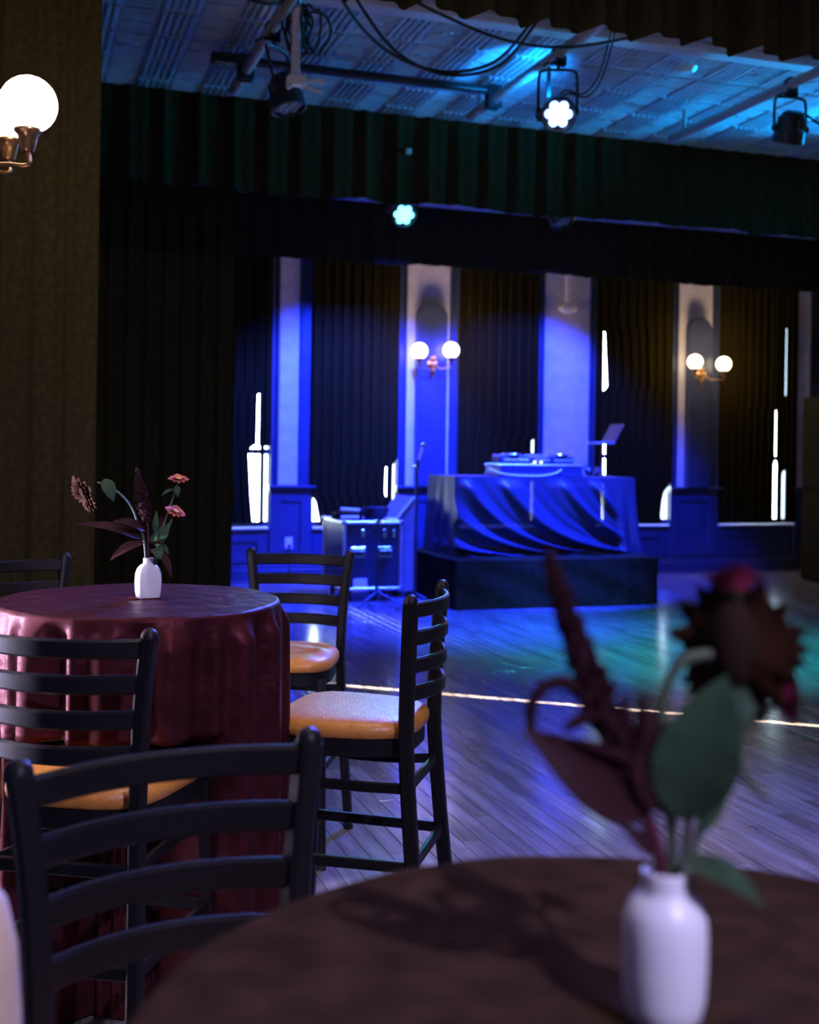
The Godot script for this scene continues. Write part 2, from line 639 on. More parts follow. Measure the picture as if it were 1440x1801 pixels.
func build_back_wall() -> void:
	var wall := thing("wall_back", "panelled back wall of dark painted piers with pale tall panels", "wall", Vector3.ZERO, 0.0, "", "structure")
	var mb := MB.new()
	mb.bx(-0.55, 11.7, 0, 0.57, -13.2, BACK - 0.03)
	mb.bx(-0.55, 11.7, 3.62, CEIL, -13.2, BACK - 0.06)
	mb.bx(-0.55, 1.6, 0.57, 3.62, -13.2, BACK - 0.03)
	mb.bx(10.3, 11.7, 0.57, 3.62, -13.2, BACK - 0.03)
	part("wainscot", mb, M.navy_paint, wall)
	for p in PIERS:
		mb = MB.new()
		mb.bx(p[0], p[1], 0, CEIL, -13.2, BACK - 0.012, 0.006)
		var pier := part("pier", mb, M.navy_paint, wall)
		mb = MB.new()
		mb.bx(p[2], p[3], 1.06, CEIL, BACK - 0.014, BACK, 0.004)
		part("plaster_panel", mb, M.plaster, pier)
		# upright mouldings, two each side of the panel where there is room
		for x in [p[0] + 0.022, p[2] - 0.02, p[3] + 0.02, p[1] - 0.022]:
			mb = MB.new()
			mb.tube([Vector3(x, 1.06, BACK - 0.006), Vector3(x, CEIL, BACK - 0.006)], 0.016, 10)
			part("moulding", mb, M.navy_paint, pier)
		mb = MB.new()
		mb.bx(p[0] - 0.02, p[1] + 0.02, 1.03, 1.06, BACK - 0.02, BACK + 0.07, 0.008)
		mb.bx(p[0] - 0.005, p[1] + 0.005, 0.985, 1.03, BACK - 0.02, BACK + 0.03, 0.01)
		part("ledge", mb, M.navy_paint, pier)
		# raised frame of the pier's lower panel
		mb = MB.new()
		var a: float = p[0] + 0.01
		var b: float = p[1] - 0.01
		mb.bx(a, a + 0.13, 0.2, 0.985, BACK - 0.014, BACK + 0.008, 0.004)
		mb.bx(b - 0.13, b, 0.2, 0.985, BACK - 0.014, BACK + 0.008, 0.004)
		mb.bx(a + 0.13, b - 0.13, 0.88, 0.985, BACK - 0.014, BACK + 0.008, 0.004)
		mb.bx(a + 0.13, b - 0.13, 0.2, 0.30, BACK - 0.014, BACK + 0.008, 0.004)
		part("panel_frame", mb, M.navy_paint, pier)
		if p[4]:
			# arched plaque that stands off the panel behind the sconce
			mb = MB.new()
			var x0: float = p[2] + 0.098
			var x1: float = p[3] - 0.055
			var r := (x1 - x0) / 2
			var cx := (x0 + x1) / 2
			var top := 3.16 - r
			var out := []
			out.append(Vector2(x0, 1.06))
			for k in 25:
				var ang := PI - PI * k / 24
				out.append(Vector2(cx + cos(ang) * r, top + sin(ang) * r))
			out.append(Vector2(x1, 1.06))
			var front := []
			for q in out:
				front.append(Vector3(q.x, q.y, BACK + 0.085))
			mb.poly(front, Vector3.BACK)
			var rim := [[], []]
			for q in out:
				rim[0].append(Vector3(q.x, q.y, BACK + 0.085))
				rim[1].append(Vector3(q.x, q.y, BACK - 0.01))
			mb.grid(rim)
			part("arched_plaque", mb, M.navy_paint, pier)
	# raised frames under the windows
	for w in WINDOWS:
		mb = MB.new()
		mb.bx(w[0], w[1], 0.43, 0.57, BACK - 0.032, BACK - 0.012, 0.004)
		mb.bx(w[0], w[1], 0.2, 0.27, BACK - 0.032, BACK - 0.012, 0.004)
		mb.bx(w[0], w[0] + 0.12, 0.27, 0.43, BACK - 0.032, BACK - 0.012, 0.004)
		mb.bx(w[1] - 0.12, w[1], 0.27, 0.43, BACK - 0.032, BACK - 0.012, 0.004)
		part("panel_frame", mb, M.navy_paint, wall)
	mb = MB.new()
	mb.bx(-0.35, 11.5, 0, 0.14, BACK - 0.02, BACK + 0.03, 0.012)
	mb.bx(-0.35, 11.5, 0.14, 0.18, BACK - 0.02, BACK + 0.012, 0.01)
	mb.bx(-0.35, 11.5, 0, 0.02, BACK + 0.03, BACK + 0.05, 0.008)
	single("baseboard_back", mb, M.navy_paint, "stepped dark baseboard along the back wall", "baseboard", "", "structure")


const WINDOWS := [[1.6, 2.67], [3.17, 4.14], [4.90, 5.88], [6.667, 7.69], [8.394, 9.51]]


func build_windows() -> void:
	var names := ["tall window behind the black curtain beside the left drape", "tall curtained window between the blank pier and the first sconce", "tall curtained window right of the first sconce, behind the draped table",
		"tall curtained window left of the second sconce", "tall curtained window right of the second sconce"]
	for i in 5:
		var a: float = WINDOWS[i][0]
		var b: float = WINDOWS[i][1]
		var win := thing("window_%d" % (i + 1), names[i], "window", Vector3.ZERO, 0.0, "", "structure")
		var mb := MB.new()
		for q in [[a, a + 0.01, 0.6, 3.62], [b - 0.01, b, 0.6, 3.62], [a, b, 3.56, 3.62], [a, b, 0.6, 0.66], [a, b, 1.40, 1.46], [a, b, 2.12, 2.17]]:
			mb.bx(q[0], q[1], q[2], q[3], -12.90, -12.872, 0.006)
		part("sash", mb, M.navy_paint, win)
		for q in [[0.66, 1.40], [1.46, 2.12], [2.17, 3.56]]:
			mb = MB.new()
			mb.bx(a + 0.01, b - 0.01, q[0], q[1], -12.889, -12.883)
			part("pane", mb, M.glass_pane, win)
		mb = MB.new()
		mb.bx(a + 0.002, b - 0.002, 0.572, 0.6, -13.1, BACK + 0.03, 0.008)
		part("sill", mb, M.white_paint, win)
	# curtains: [left edge, right edge] as [height, x] tables, hem and top heights
	var sets := [
		["black window curtain left of the bright slits by the left drape", [[0, 1.58]], [[0.6, 2.51], [0.66, 2.49], [0.9, 2.465], [1.3, 2.44], [1.46, 2.43], [1.50, 2.52], [2.05, 2.525], [2.12, 2.61]], 0.64, 3.66, 9],
		["narrow black curtain hanging to half height over the slits by the left drape", [[0, 2.546]], [[0, 2.68]], 1.49, 3.66, 2],
		["thin black curtain tail between two bright slits by the left drape", [[0, 2.500]], [[0, 2.524]], 0.63, 1.5, 1],
		["broader black curtain tail between bright slits by the left drape", [[0, 2.560]], [[0, 2.610]], 0.63, 1.5, 1],
		["black window curtain with a flared hem behind the wheeled road cases", [[0.6, 3.25], [0.68, 3.236], [0.78, 3.212], [0.88, 3.196], [0.95, 3.14]], [[0.94, 4.02], [0.97, 3.998], [1.27, 4.004], [1.32, 4.05]], 0.62, 3.66, 8],
		["narrow black curtain edge left of the first sconce", [[0, 4.017]], [[0.78, 4.148], [0.80, 4.088], [1.30, 4.092], [1.37, 4.148]], 0.62, 3.66, 1],
		["wide black window curtain behind the draped table", [[0, 4.87]], [[0.5, 5.80], [1.60, 5.808], [1.66, 5.886]], 0.62, 3.66, 8],
		["narrow black curtain edge beside the centre pier", [[0, 5.836]], [[0, 5.886]], 0.62, 3.66, 1],
		["narrow black curtain edge right of the centre pier, behind the laptop", [[0, 6.637]], [[0, 6.742]], 0.62, 3.66, 1],
		["wide black window curtain left of the second sconce", [[1.58, 6.785], [1.62, 6.73], [2.22, 6.73], [2.26, 6.80], [2.93, 6.757], [3.0, 6.70]], [[0.6, 7.57], [0.72, 7.555], [0.9, 7.575], [1.0, 7.60], [1.12, 7.70]], 0.62, 3.66, 8],
		["wide black window curtain right of the second sconce", [[0, 8.364]], [[1.36, 9.18], [1.40, 9.197], [2.05, 9.20], [2.1, 9.24]], 0.62, 3.66, 8],
		["narrow black curtain between the two bright slits at far right", [[1.36, 9.226], [1.40, 9.212], [2.05, 9.208], [2.1, 9.18]], [[1.25, 9.306], [1.32, 9.39], [2.2, 9.39], [2.24, 9.336], [3.1, 9.34], [3.15, 9.4]], 0.62, 3.66, 1],
		["narrow black curtain edge at the far right pier", [[0, 9.352]], [[0, 9.518]], 0.62, 3.66, 2],
	]
	var k := 0
	for s in sets:
		k += 1
		var mb := MB.new()
		curtain(mb, s[1], s[2], s[3], s[4], BACK + 0.025, s[5], 0.010, 40 + k, 0.0, 0.006, 90)
		single("window_curtain", mb, M.velour, s[0], "curtain", "black window curtains along the back wall")


# a hanging cloth of some thickness between two edge tables, pleated along x
func curtain(mb: MB, left: Array, right: Array, y0: float, y1: float, z: float, pleats: int, amp: float, seed_: int, hem := 0.0, thick := 0.006, steps := 26) -> void:
	var rng := RandomNumberGenerator.new()
	rng.seed = seed_
	var cols := maxi(6, pleats * 10)
	var jit := []
	for i in pleats + 2:
		jit.append([rng.randf_range(-0.25, 0.25), rng.randf_range(0.6, 1.15), rng.randf_range(-1, 1)])
	var rows := [[], []]
	for side in 2:
		for r in steps + 1:
			var f := float(r) / steps
			var row := []
			for q in cols + 1:
				var u := float(q) / cols
				var ph := u * pleats
				var p := mini(int(ph), pleats)
				var fr := ph - p
				var a: float = lerpf(jit[p][1], jit[p + 1][1], fr)
				var wv := sin(TAU * (ph + 0.18 * sin(TAU * ph) + jit[p][0] * fr * (1 - fr)))
				var y := lerpf(y0 + hem * (jit[p][2] * (1 - fr) + jit[p + 1][2] * fr), y1, f)
				var x := lerpf(lerp_at(left, y), lerp_at(right, y), u)
				row.append(Vector3(x, y, z + wv * amp * a * lerpf(1.15, 0.8, f) + (thick / 2 if side == 0 else -thick / 2)))
			rows[side].append(row)
	mb.grid(rows[0])
	mb.grid(rows[1], false, false, true)
	for e in [0, cols]:
		var strip := []
		for r in steps + 1:
			strip.append([rows[0][r][e], rows[1][r][e]])
		mb.grid(strip)
	mb.grid([rows[0][0], rows[1][0]])


func build_drapes() -> void:
	var sets := [
		["stage_border", "near black pleated border hanging below the ceiling at top right", [[0, -0.3]], [[0, 11.4]], 3.425, CEIL, -4.9, 42, 0.085, 5, 0.012],
		["stage_border", "middle black border hanging behind the pipes and stage lights", [[0, -0.3]], [[0, 11.4]], 3.392, CEIL - 0.022, -8.75, 46, 0.025, 6, 0.022],
		["stage_border", "farthest black border hanging just above the back windows", [[0, -0.3]], [[0, 11.4]], 3.43, CEIL - 0.02, -11.9, 46, 0.03, 7, 0.015],
		["leg_drape", "tall black leg drape behind the globe sconce at upper left", [[0, -0.33]], [[0, 0.325]], 0.02, CEIL, -5.1, 5, 0.016, 8, 0.0],
		["leg_drape", "wide black leg drape closing the left side behind the maroon table", [[0, -0.33]], [[0, 1.695]], 0.02, 3.58, -9.6, 14, 0.02, 9, 0.0],
	]
	for s in sets:
		var mb := MB.new()
		curtain(mb, s[2], s[3], s[4], s[5], s[6], s[7], s[8], s[9], s[10], 0.008, 10)
		single(s[0], mb, M.drape_velour, s[1], "drape", "black stage drapes")
	# pipe that carries the far leg drape
	var mb := MB.new()
	mb.tube([Vector3(-0.34, 3.6, -9.6), Vector3(1.72, 3.6, -9.6)], 0.02, 10)
	single("drape_pipe", mb, M.black_metal, "short black pipe along the top of the far left leg drape", "pipe")


# ---------------------------------------------------------------- stage lights and pipes
func par_can(label: String, pipe_at: Vector3, lamp_at: Vector3, aim: Vector3, face: String, color := Color.WHITE, energy := 0.0, angle := 30.0, soft := 0.7, cable_to: Array = []) -> Node3D:
	var t := thing("stage_light", label, "stage light", lamp_at, 0.0, "par cans on the overhead pipes")
	var dir := aim.normalized()
	var side := dir.cross(Vector3.UP).normalized()
	var b := Transform3D(Basis(side, dir, side.cross(dir)), Vector3.ZERO)
	var mb := MB.new()
	mb.lathe([Vector2(0, -0.125), Vector2(0.04, -0.125), Vector2(0.07, -0.11), Vector2(0.084, -0.07), Vector2(0.088, -0.01), Vector2(0.1, 0.0), Vector2(0.104, 0.07), Vector2(0.108, 0.082), Vector2(0.098, 0.086), Vector2(0.094, 0.06), Vector2(0, 0.06)], b, 28)
	for k in 8:
		var a := TAU * k / 8
		mb.box(b * Transform3D(Basis(Vector3.UP, -a), Vector3(cos(a) * 0.086, -0.045, sin(a) * 0.086)), Vector3(0.018, 0.07, 0.006), 0.002)
	part("housing", mb, M.black_metal, t)
	# seven lenses in a flower
	mb = MB.new()
	for k in 7:
		var a := TAU * k / 6
		var r := 0.0 if k == 6 else 0.056
		mb.lathe([Vector2(0.03, 0.062), Vector2(0.029, 0.07), Vector2(0.02, 0.078), Vector2(0.0, 0.081)], b * Transform3D(Basis(), Vector3(cos(a) * r, 0, sin(a) * r)), 14)
	part("lens", mb, M[face], t)
	# yoke, clamp and bolt
	mb = MB.new()
	var up := (pipe_at - lamp_at) * 0.72
	var arm := []
	for p in [-side * 0.112 - dir * 0.01, -side * 0.118 + Vector3(0, 0.04, 0), -side * 0.115 + up * 0.82, -side * 0.09 + up * 0.97, up, side * 0.09 + up * 0.97, side * 0.115 + up * 0.82, side * 0.118 + Vector3(0, 0.04, 0), side * 0.112 - dir * 0.01]:
		arm.append(p)
	mb.tube(spline(arm, 5), 0.0095, 8)
	part("yoke", mb, M.black_metal, t)
	for s in [-1.0, 1.0]:
		mb = MB.new()
		mb.lathe([Vector2(0, -0.014), Vector2(0.022, -0.014), Vector2(0.022, 0.010), Vector2(0.012, 0.014), Vector2(0, 0.014)], Transform3D(Basis(dir, side * s, dir.cross(side * s)), side * s * 0.118 - dir * 0.01), 14)
		part("knob", mb, M.black_plastic, t)
	mb = MB.new()
	var pl := pipe_at - lamp_at
	mb.tube([up, pl - Vector3(0, 0.06, 0)], 0.010, 8)
	mb.bx(pl.x - 0.018, pl.x + 0.05, pl.y - 0.075, pl.y + 0.012, pl.z - 0.02, pl.z + 0.02, 0.006)
	mb.bx(pl.x - 0.05, pl.x + 0.04, pl.y - 0.075, pl.y - 0.05, pl.z - 0.02, pl.z + 0.02, 0.006)
	var hook := []
	for k in 9:
		var a := PI * k / 8
		hook.append(pl + Vector3(cos(a) * 0.042, sin(a) * 0.042, 0))
	mb.bar(hook, 0.035, 0.012, Vector3.UP)
	mb.tube([pl + Vector3(-0.06, -0.06, 0), pl + Vector3(-0.10, -0.085, 0)], 0.008, 8)
	part("clamp", mb, M.black_metal, t)
	if cable_to:
		for k in 2:
			mb = MB.new()
			var path := [-dir * 0.09 + side * (0.02 + 0.03 * k) + Vector3(0, 0.03, 0)]
			for p in cable_to:
				path.append(p - lamp_at + Vector3(0.016 * k, -0.02 * k, 0.012 * k))
			mb.tube(spline(path, 6), 0.006, 6)
			part("cable", mb, M.black_rubber, t)
	if energy > 0.0:
		var l := SpotLight3D.new()
		l.name = "beam"
		l.basis = Basis.looking_at(dir, Vector3.UP)
		l.position = dir * 0.1
		l.light_color = color
		l.light_energy = energy
		l.light_size = 0.07
		l.spot_range = 40.0
		l.spot_attenuation = 2.0
		l.spot_angle = angle
		l.spot_angle_attenuation = soft
		l.shadow_enabled = true
		t.add_child(l)
	return t


func build_rig() -> void:
	# pale pipes running into the hall, one dark cross pipe
	var pl := ["pale ceiling pipe at upper left, beside the tangled cables", "pale ceiling pipe that carries the lit blue stage light", "pale ceiling pipe at upper right carrying the dark stage light"]
	for i in 3:
		var x: float = [1.385, 3.11, 4.78][i]
		var mb := MB.new()
		mb.tube([Vector3(x, 3.9, -4.6), Vector3(x, 3.9, -8.03)], 0.033, 14)
		var t := single("ceiling_pipe", mb, M.pipe_paint, pl[i], "pipe", "pale pipes under the ceiling")
		for z in [-5.4, -7.85]:
			mb = MB.new()
			mb.tube([Vector3(x, 3.92, z), Vector3(x, CEIL, z)], 0.012, 8)
			mb.lathe([Vector2(0.05, CEIL - 3.9 - 0.012), Vector2(0.05, CEIL - 3.9)], Transform3D(Basis(), Vector3(x, 3.9, z)), 12)
			mb.tube([Vector3(x, 3.9, z - 0.02), Vector3(x, 3.9, z + 0.02)], 0.039, 14)
			part("hanger", mb, M.pipe_paint, t)
	var mb := MB.new()
	mb.tube([Vector3(1.20, 3.965, -7.58), Vector3(3.16, 3.965, -7.58)], 0.03, 12)
	mb.bx(1.16, 1.44, 3.935, 3.955, -7.62, -7.54, 0.004)
	mb.bx(1.16, 1.44, 3.975, 3.995, -7.62, -7.54, 0.004)
	mb.bx(1.16, 1.185, 3.935, 3.995, -7.62, -7.54, 0.004)
	var cross := single("cross_pipe", mb, M.black_metal, "dark pipe lying across two pale ceiling pipes", "pipe")
	for x in [1.385, 3.11]:
		mb = MB.new()
		mb.bx(x - 0.05, x + 0.05, 3.84, 4.0, -7.625, -7.61, 0.004)
		mb.bx(x - 0.05, x + 0.05, 3.84, 4.0, -7.55, -7.535, 0.004)
		part("bracket", mb, M.black_metal, cross)

	par_can("lit blue stage light on the middle pale pipe, aimed at the tables", Vector3(3.11, 3.9, -6.55), Vector3(3.11, 3.55, -6.55), Vector3(-1.5, -2.75, 4.3), "led_blue", lin(0.08, 0.13, 1.0), 62.0, 46.0, 1.0,
		[Vector3(3.16, 3.68, -6.55), Vector3(3.26, 3.66, -6.5), Vector3(3.34, 3.78, -6.45), Vector3(3.35, 4.05, -6.3)])
	par_can("stage light on the right pale pipe, seen from behind", Vector3(4.78, 3.9, -6.55), Vector3(4.78, 3.60, -6.55), Vector3(0.05, -3.6, -1.3), "led_cyan", lin(0.004, 0.46, 0.62), 70.0, 32.0, 1.0,
		[Vector3(4.86, 3.7, -6.5), Vector3(4.98, 3.66, -6.5), Vector3(5.1, 3.74, -6.5), Vector3(5.25, 3.72, -6.4)])
	par_can("dark unlit stage light among tangled cables at upper left", Vector3(1.385, 3.9, -6.75), Vector3(1.47, 3.52, -6.75), Vector3(0.6, -3.0, 0.6), "grey_plastic", Color.WHITE, 0.0, 30.0, 0.5,
		[Vector3(1.50, 3.7, -6.7), Vector3(1.56, 3.85, -6.65), Vector3(1.46, 3.95, -6.5), Vector3(1.42, 4.05, -6.2)])
	par_can("lit cyan stage light hanging below the middle black border", Vector3(3.05, 3.9, -9.25), Vector3(3.02, 3.44, -9.3), Vector3(-0.3, -2.4, 3.9), "led_cyan", lin(0.01, 0.50, 0.80), 7.0, 34.0, 1.0,
		[Vector3(3.10, 3.62, -9.3), Vector3(3.2, 3.85, -9.3), Vector3(3.2, 4.05, -9.3)])
	# washes hidden behind the middle border, aimed at the back wall and the platform
	var wash := lin(0.010, 0.029, 1.0)
	par_can("blue wash light behind the middle border, aimed at the left piers", Vector3(4.12, 4.03, -10.55), Vector3(4.12, 3.93, -10.58), Vector3(-0.75, -3.2, -2.0), "led_blue", wash, 190.0, 40.0, 0.6)
	par_can("blue wash light behind the middle border, aimed at the draped table", Vector3(4.75, 3.9, -9.1), Vector3(4.75, 3.78, -9.15), Vector3(0.3, -2.9, -1.6), "led_blue", wash, 330.0, 21.0, 0.6)
	par_can("blue wash light behind the middle border, aimed at the centre pier", Vector3(5.6, 4.03, -10.55), Vector3(5.6, 3.93, -10.58), Vector3(0.0, -3.2, -2.0), "led_blue", wash, 85.0, 41.0, 0.4)
	par_can("blue floor light behind the middle border, aimed at the open floor", Vector3(3.95, 3.9, -9.25), Vector3(3.95, 3.74, -9.1), Vector3(-0.3, -3.7, -0.5), "led_blue", wash, 170.0, 30.0, 0.9)
	# two added cyan lights, kept out of view, to brighten the tin ceiling
	fill_uplight(Vector3(3.16, 3.60, -6.74))
	par_can("added cyan light out of view at the right, brightening the tin ceiling", Vector3(6.5, 3.9, -7.3), Vector3(7.4, 3.45, -7.5), Vector3(-2.2, 0.62, 0.25), "led_cyan", lin(0.002, 0.22, 0.60), 66.0, 36.0, 1.0)
	# support pipe for the hidden lights
	var hp := MB.new()
	hp.tube([Vector3(2.6, 3.9, -9.25), Vector3(5.6, 3.9, -9.25)], 0.025, 10)
	for x in [2.8, 5.4]:
		hp.tube([Vector3(x, 3.9, -9.25), Vector3(x, CEIL - 0.005, -9.25)], 0.01, 8)
	single("light_bar", hp, M.black_metal, "black cross bar behind the middle border, below the pale pipes", "pipe")
	hp = MB.new()
	hp.tube([Vector3(3.8, 4.03, -10.55), Vector3(5.9, 4.03, -10.55)], 0.025, 10)
	for x in [3.9, 5.8]:
		hp.tube([Vector3(x, 4.03, -10.55), Vector3(x, CEIL - 0.005, -10.55)], 0.01, 8)
	single("light_bar", hp, M.black_metal, "black cross bar before the farthest border, close under the ceiling", "pipe")

	# cables
	var runs := [
		["twin black cables looping low under the tin ceiling, upper strand", [Vector3(1.50, 3.98, -5.9), Vector3(1.66, 3.86, -6.15), Vector3(1.95, 3.72, -6.35), Vector3(2.30, 3.66, -6.42), Vector3(2.62, 3.74, -6.38), Vector3(2.80, 3.96, -6.25), Vector3(2.86, 4.08, -6.2)], 0.010],
		["twin black cables looping low under the tin ceiling, lower strand", [Vector3(1.56, 3.98, -5.9), Vector3(1.74, 3.85, -6.12), Vector3(2.02, 3.70, -6.33), Vector3(2.34, 3.645, -6.42), Vector3(2.66, 3.73, -6.39), Vector3(2.83, 3.96, -6.25), Vector3(2.90, 4.08, -6.2)], 0.010],
		["thin black cable sagging from the near border toward the lit stage light", [Vector3(1.85, 3.93, -6.0), Vector3(2.2, 3.86, -6.1), Vector3(2.6, 3.81, -6.2), Vector3(3.0, 3.83, -6.25), Vector3(3.4, 3.92, -6.2), Vector3(3.6, 4.0, -6.2)], 0.009],
		["black cable crossing from upper left to the tangle of cables", [Vector3(0.90, 3.95, -6.1), Vector3(1.06, 3.87, -6.2), Vector3(1.25, 3.85, -6.25), Vector3(1.36, 3.90, -6.3), Vector3(1.46, 3.96, -6.3)], 0.010],
	]
	for r in runs:
		var cb := MB.new()
		cb.tube(spline(r[1], 7), r[2], 8)
		single("cable", cb, M.black_rubber, r[0], "cable", "black cables under the ceiling")
	# a messy coil tied round the left pipe
	var coil := MB.new()
	var rng := RandomNumberGenerator.new()
	rng.seed = 31
	for k in 5:
		var path := []
		var c := Vector3(1.50 + rng.randf_range(-0.05, 0.08), 3.80 + rng.randf_range(-0.05, 0.05), -6.5 + rng.randf_range(-0.03, 0.03))
		for i in 15:
			var a := TAU * i / 12.0 + k
			path.append(c + Vector3(cos(a) * rng.randf_range(0.05, 0.09), sin(a) * rng.randf_range(0.10, 0.15), 0.02 * sin(a * 2) + k * 0.012))
		coil.tube(spline(path, 3), 0.008, 6)
	single("cable_coil", coil, M.black_rubber, "tangled coil of black cable round the upper left pipe", "cable")
	# pale hanging pole with a toggle clamp
	var pole := thing("drop_pole", "pale vertical drop pole with a toggle clamp at its foot", "pole", Vector3(1.462, 0, -6.47))
	mb = MB.new()
	mb.tube([Vector3(0, 3.56, 0), Vector3(0, 4.09, 0)], 0.026, 14)
	part("tube", mb, M.white_paint, pole)
	mb = MB.new()
	mb.bx(-0.035, 0.06, 3.50, 3.56, -0.04, 0.04, 0.008)
	mb.bx(-0.05, -0.02, 3.48, 3.55, -0.03, 0.03, 0.008)
	part("clamp", mb, M.white_plastic, pole)
	for q in [[3.53, 3.535, 0.17], [3.50, 3.47, 0.15]]:
		mb = MB.new()
		mb.tube([Vector3(0.04, q[0], 0), Vector3(q[2], q[1], 0.02)], 0.012, 10)
		part("handle", mb, M.white_plastic, pole)
	# a smoke detector on the tin ceiling
	mb = MB.new()
	mb.lathe([Vector2(0, -0.055), Vector2(0.045, -0.055), Vector2(0.07, -0.03), Vector2(0.075, -0.008), Vector2(0.075, 0.0)], Transform3D(Basis(), Vector3(4.26, CEIL - 0.004, -6.975)), 24)
	single("smoke_detector", mb, M.white_plastic, "round smoke detector on the blue-lit tin ceiling", "detector")
	# stage light at rest below the far border line, catching the blue
	par_can("unlit stage light below the middle border, catching blue highlights", Vector3(4.36, 3.9, -9.25), Vector3(4.40, 3.5, -9.2), Vector3(0.6, -2.0, 1.0), "grey_plastic")
	mb = MB.new()
	mb.tube([Vector3(4.95, 3.68, -9.62), Vector3(5.4, 3.655, -9.62), Vector3(5.75, 3.66, -9.62)], 0.016, 10)
	mb.bx(4.93, 5.0, 3.65, 3.74, -9.64, -9.60, 0.006)
	for x in [5.05, 5.65]:
		mb.tube([Vector3(x, 3.66, -9.62), Vector3(x, CEIL, -9.62)], 0.006, 6)
	single("lamp_bar", mb, M.pipe_paint, "short pale bar just below the middle border, right of centre", "bar")


func build_fill_lights() -> void:
	# added fill lights above the frame, shaped as ceiling fittings
	var at := [Vector3(0.75, CEIL, -2.3), Vector3(2.6, CEIL, -3.4), Vector3(1.3, CEIL, 2.2)]
	var energy := [3.6, 3.0, 36.0]
	var lab := ["added warm fill light above the maroon table, out of view", "added warm fill light above the open floor, out of view", "added lavender fill light behind the camera, out of view"]
	for i in 3:
		var t := thing("fill_downlight", lab[i], "fill_downlight", at[i], 0.0, "added fill downlights")
		var mb := MB.new()
		mb.lathe([Vector2(0.07, -0.002), Vector2(0.075, -0.012), Vector2(0.10, -0.010), Vector2(0.105, 0.0)], Transform3D(), 24)
		part("trim_ring", mb, M.white_paint, t)
		mb = MB.new()
		mb.lathe([Vector2(0, -0.006), Vector2(0.072, -0.006), Vector2(0.072, 0.0)], Transform3D(), 24)
		part("diffuser", mb, M.led_warm, t)
		var l := SpotLight3D.new()
		l.name = "light"
		l.basis = Basis.looking_at(Vector3(0.05, -1, -0.05 if i < 2 else -0.8), Vector3.FORWARD)
		l.position = Vector3(0, -0.02, 0)
		l.light_color = lin(1.0, 0.80, 0.74) if i < 2 else lin(0.60, 0.54, 1.0)  # the rear fill is lavender, for the near vase and drapes
		l.light_energy = energy[i]
		l.light_size = 0.07
		l.spot_range = 30.0
		l.spot_attenuation = 2.0
		l.spot_angle = 62.0
		l.spot_angle_attenuation = 1.0
		l.shadow_enabled = true
		t.add_child(l)


func fill_uplight(at: Vector3) -> void:  # added ceiling fill, hidden behind the lit blue stage light
	var t := thing("fill_floodlight", "added cyan lamp hidden behind the lit blue stage light, brightening the tin ceiling", "fill_floodlight", at)
	var mb := MB.new()
	mb.bx(-0.09, 0.09, -0.04, 0.02, -0.06, 0.06, 0.01)
	for k in 5:
		mb.bx(-0.08, 0.08, -0.055, -0.04, -0.045 + k * 0.0225 - 0.003, -0.045 + k * 0.0225 + 0.003)
	part("housing", mb, M.black_plastic, t)
	mb = MB.new()
	mb.bx(-0.075, 0.075, 0.021, 0.024, -0.045, 0.045)
	part("lens", mb, M.led_cyan, t)
	mb = MB.new()
	mb.bx(-0.012, 0.012, 0.0, 0.30, -0.055, -0.045)
	part("hanger", mb, M.black_metal, t)
	var l := SpotLight3D.new()
	l.name = "light"
	l.basis = Basis.looking_at(Vector3(0.05, 0.75, -1), Vector3.UP)
	l.position = Vector3(0, 0.05, 0)
	l.light_color = lin(0.002, 0.19, 0.75)
	l.light_energy = 11.0
	l.light_size = 0.06
	l.spot_range = 20.0
	l.spot_attenuation = 2.0
	l.spot_angle = 32.0
	l.spot_angle_attenuation = 1.0
	l.shadow_enabled = true
	t.add_child(l)


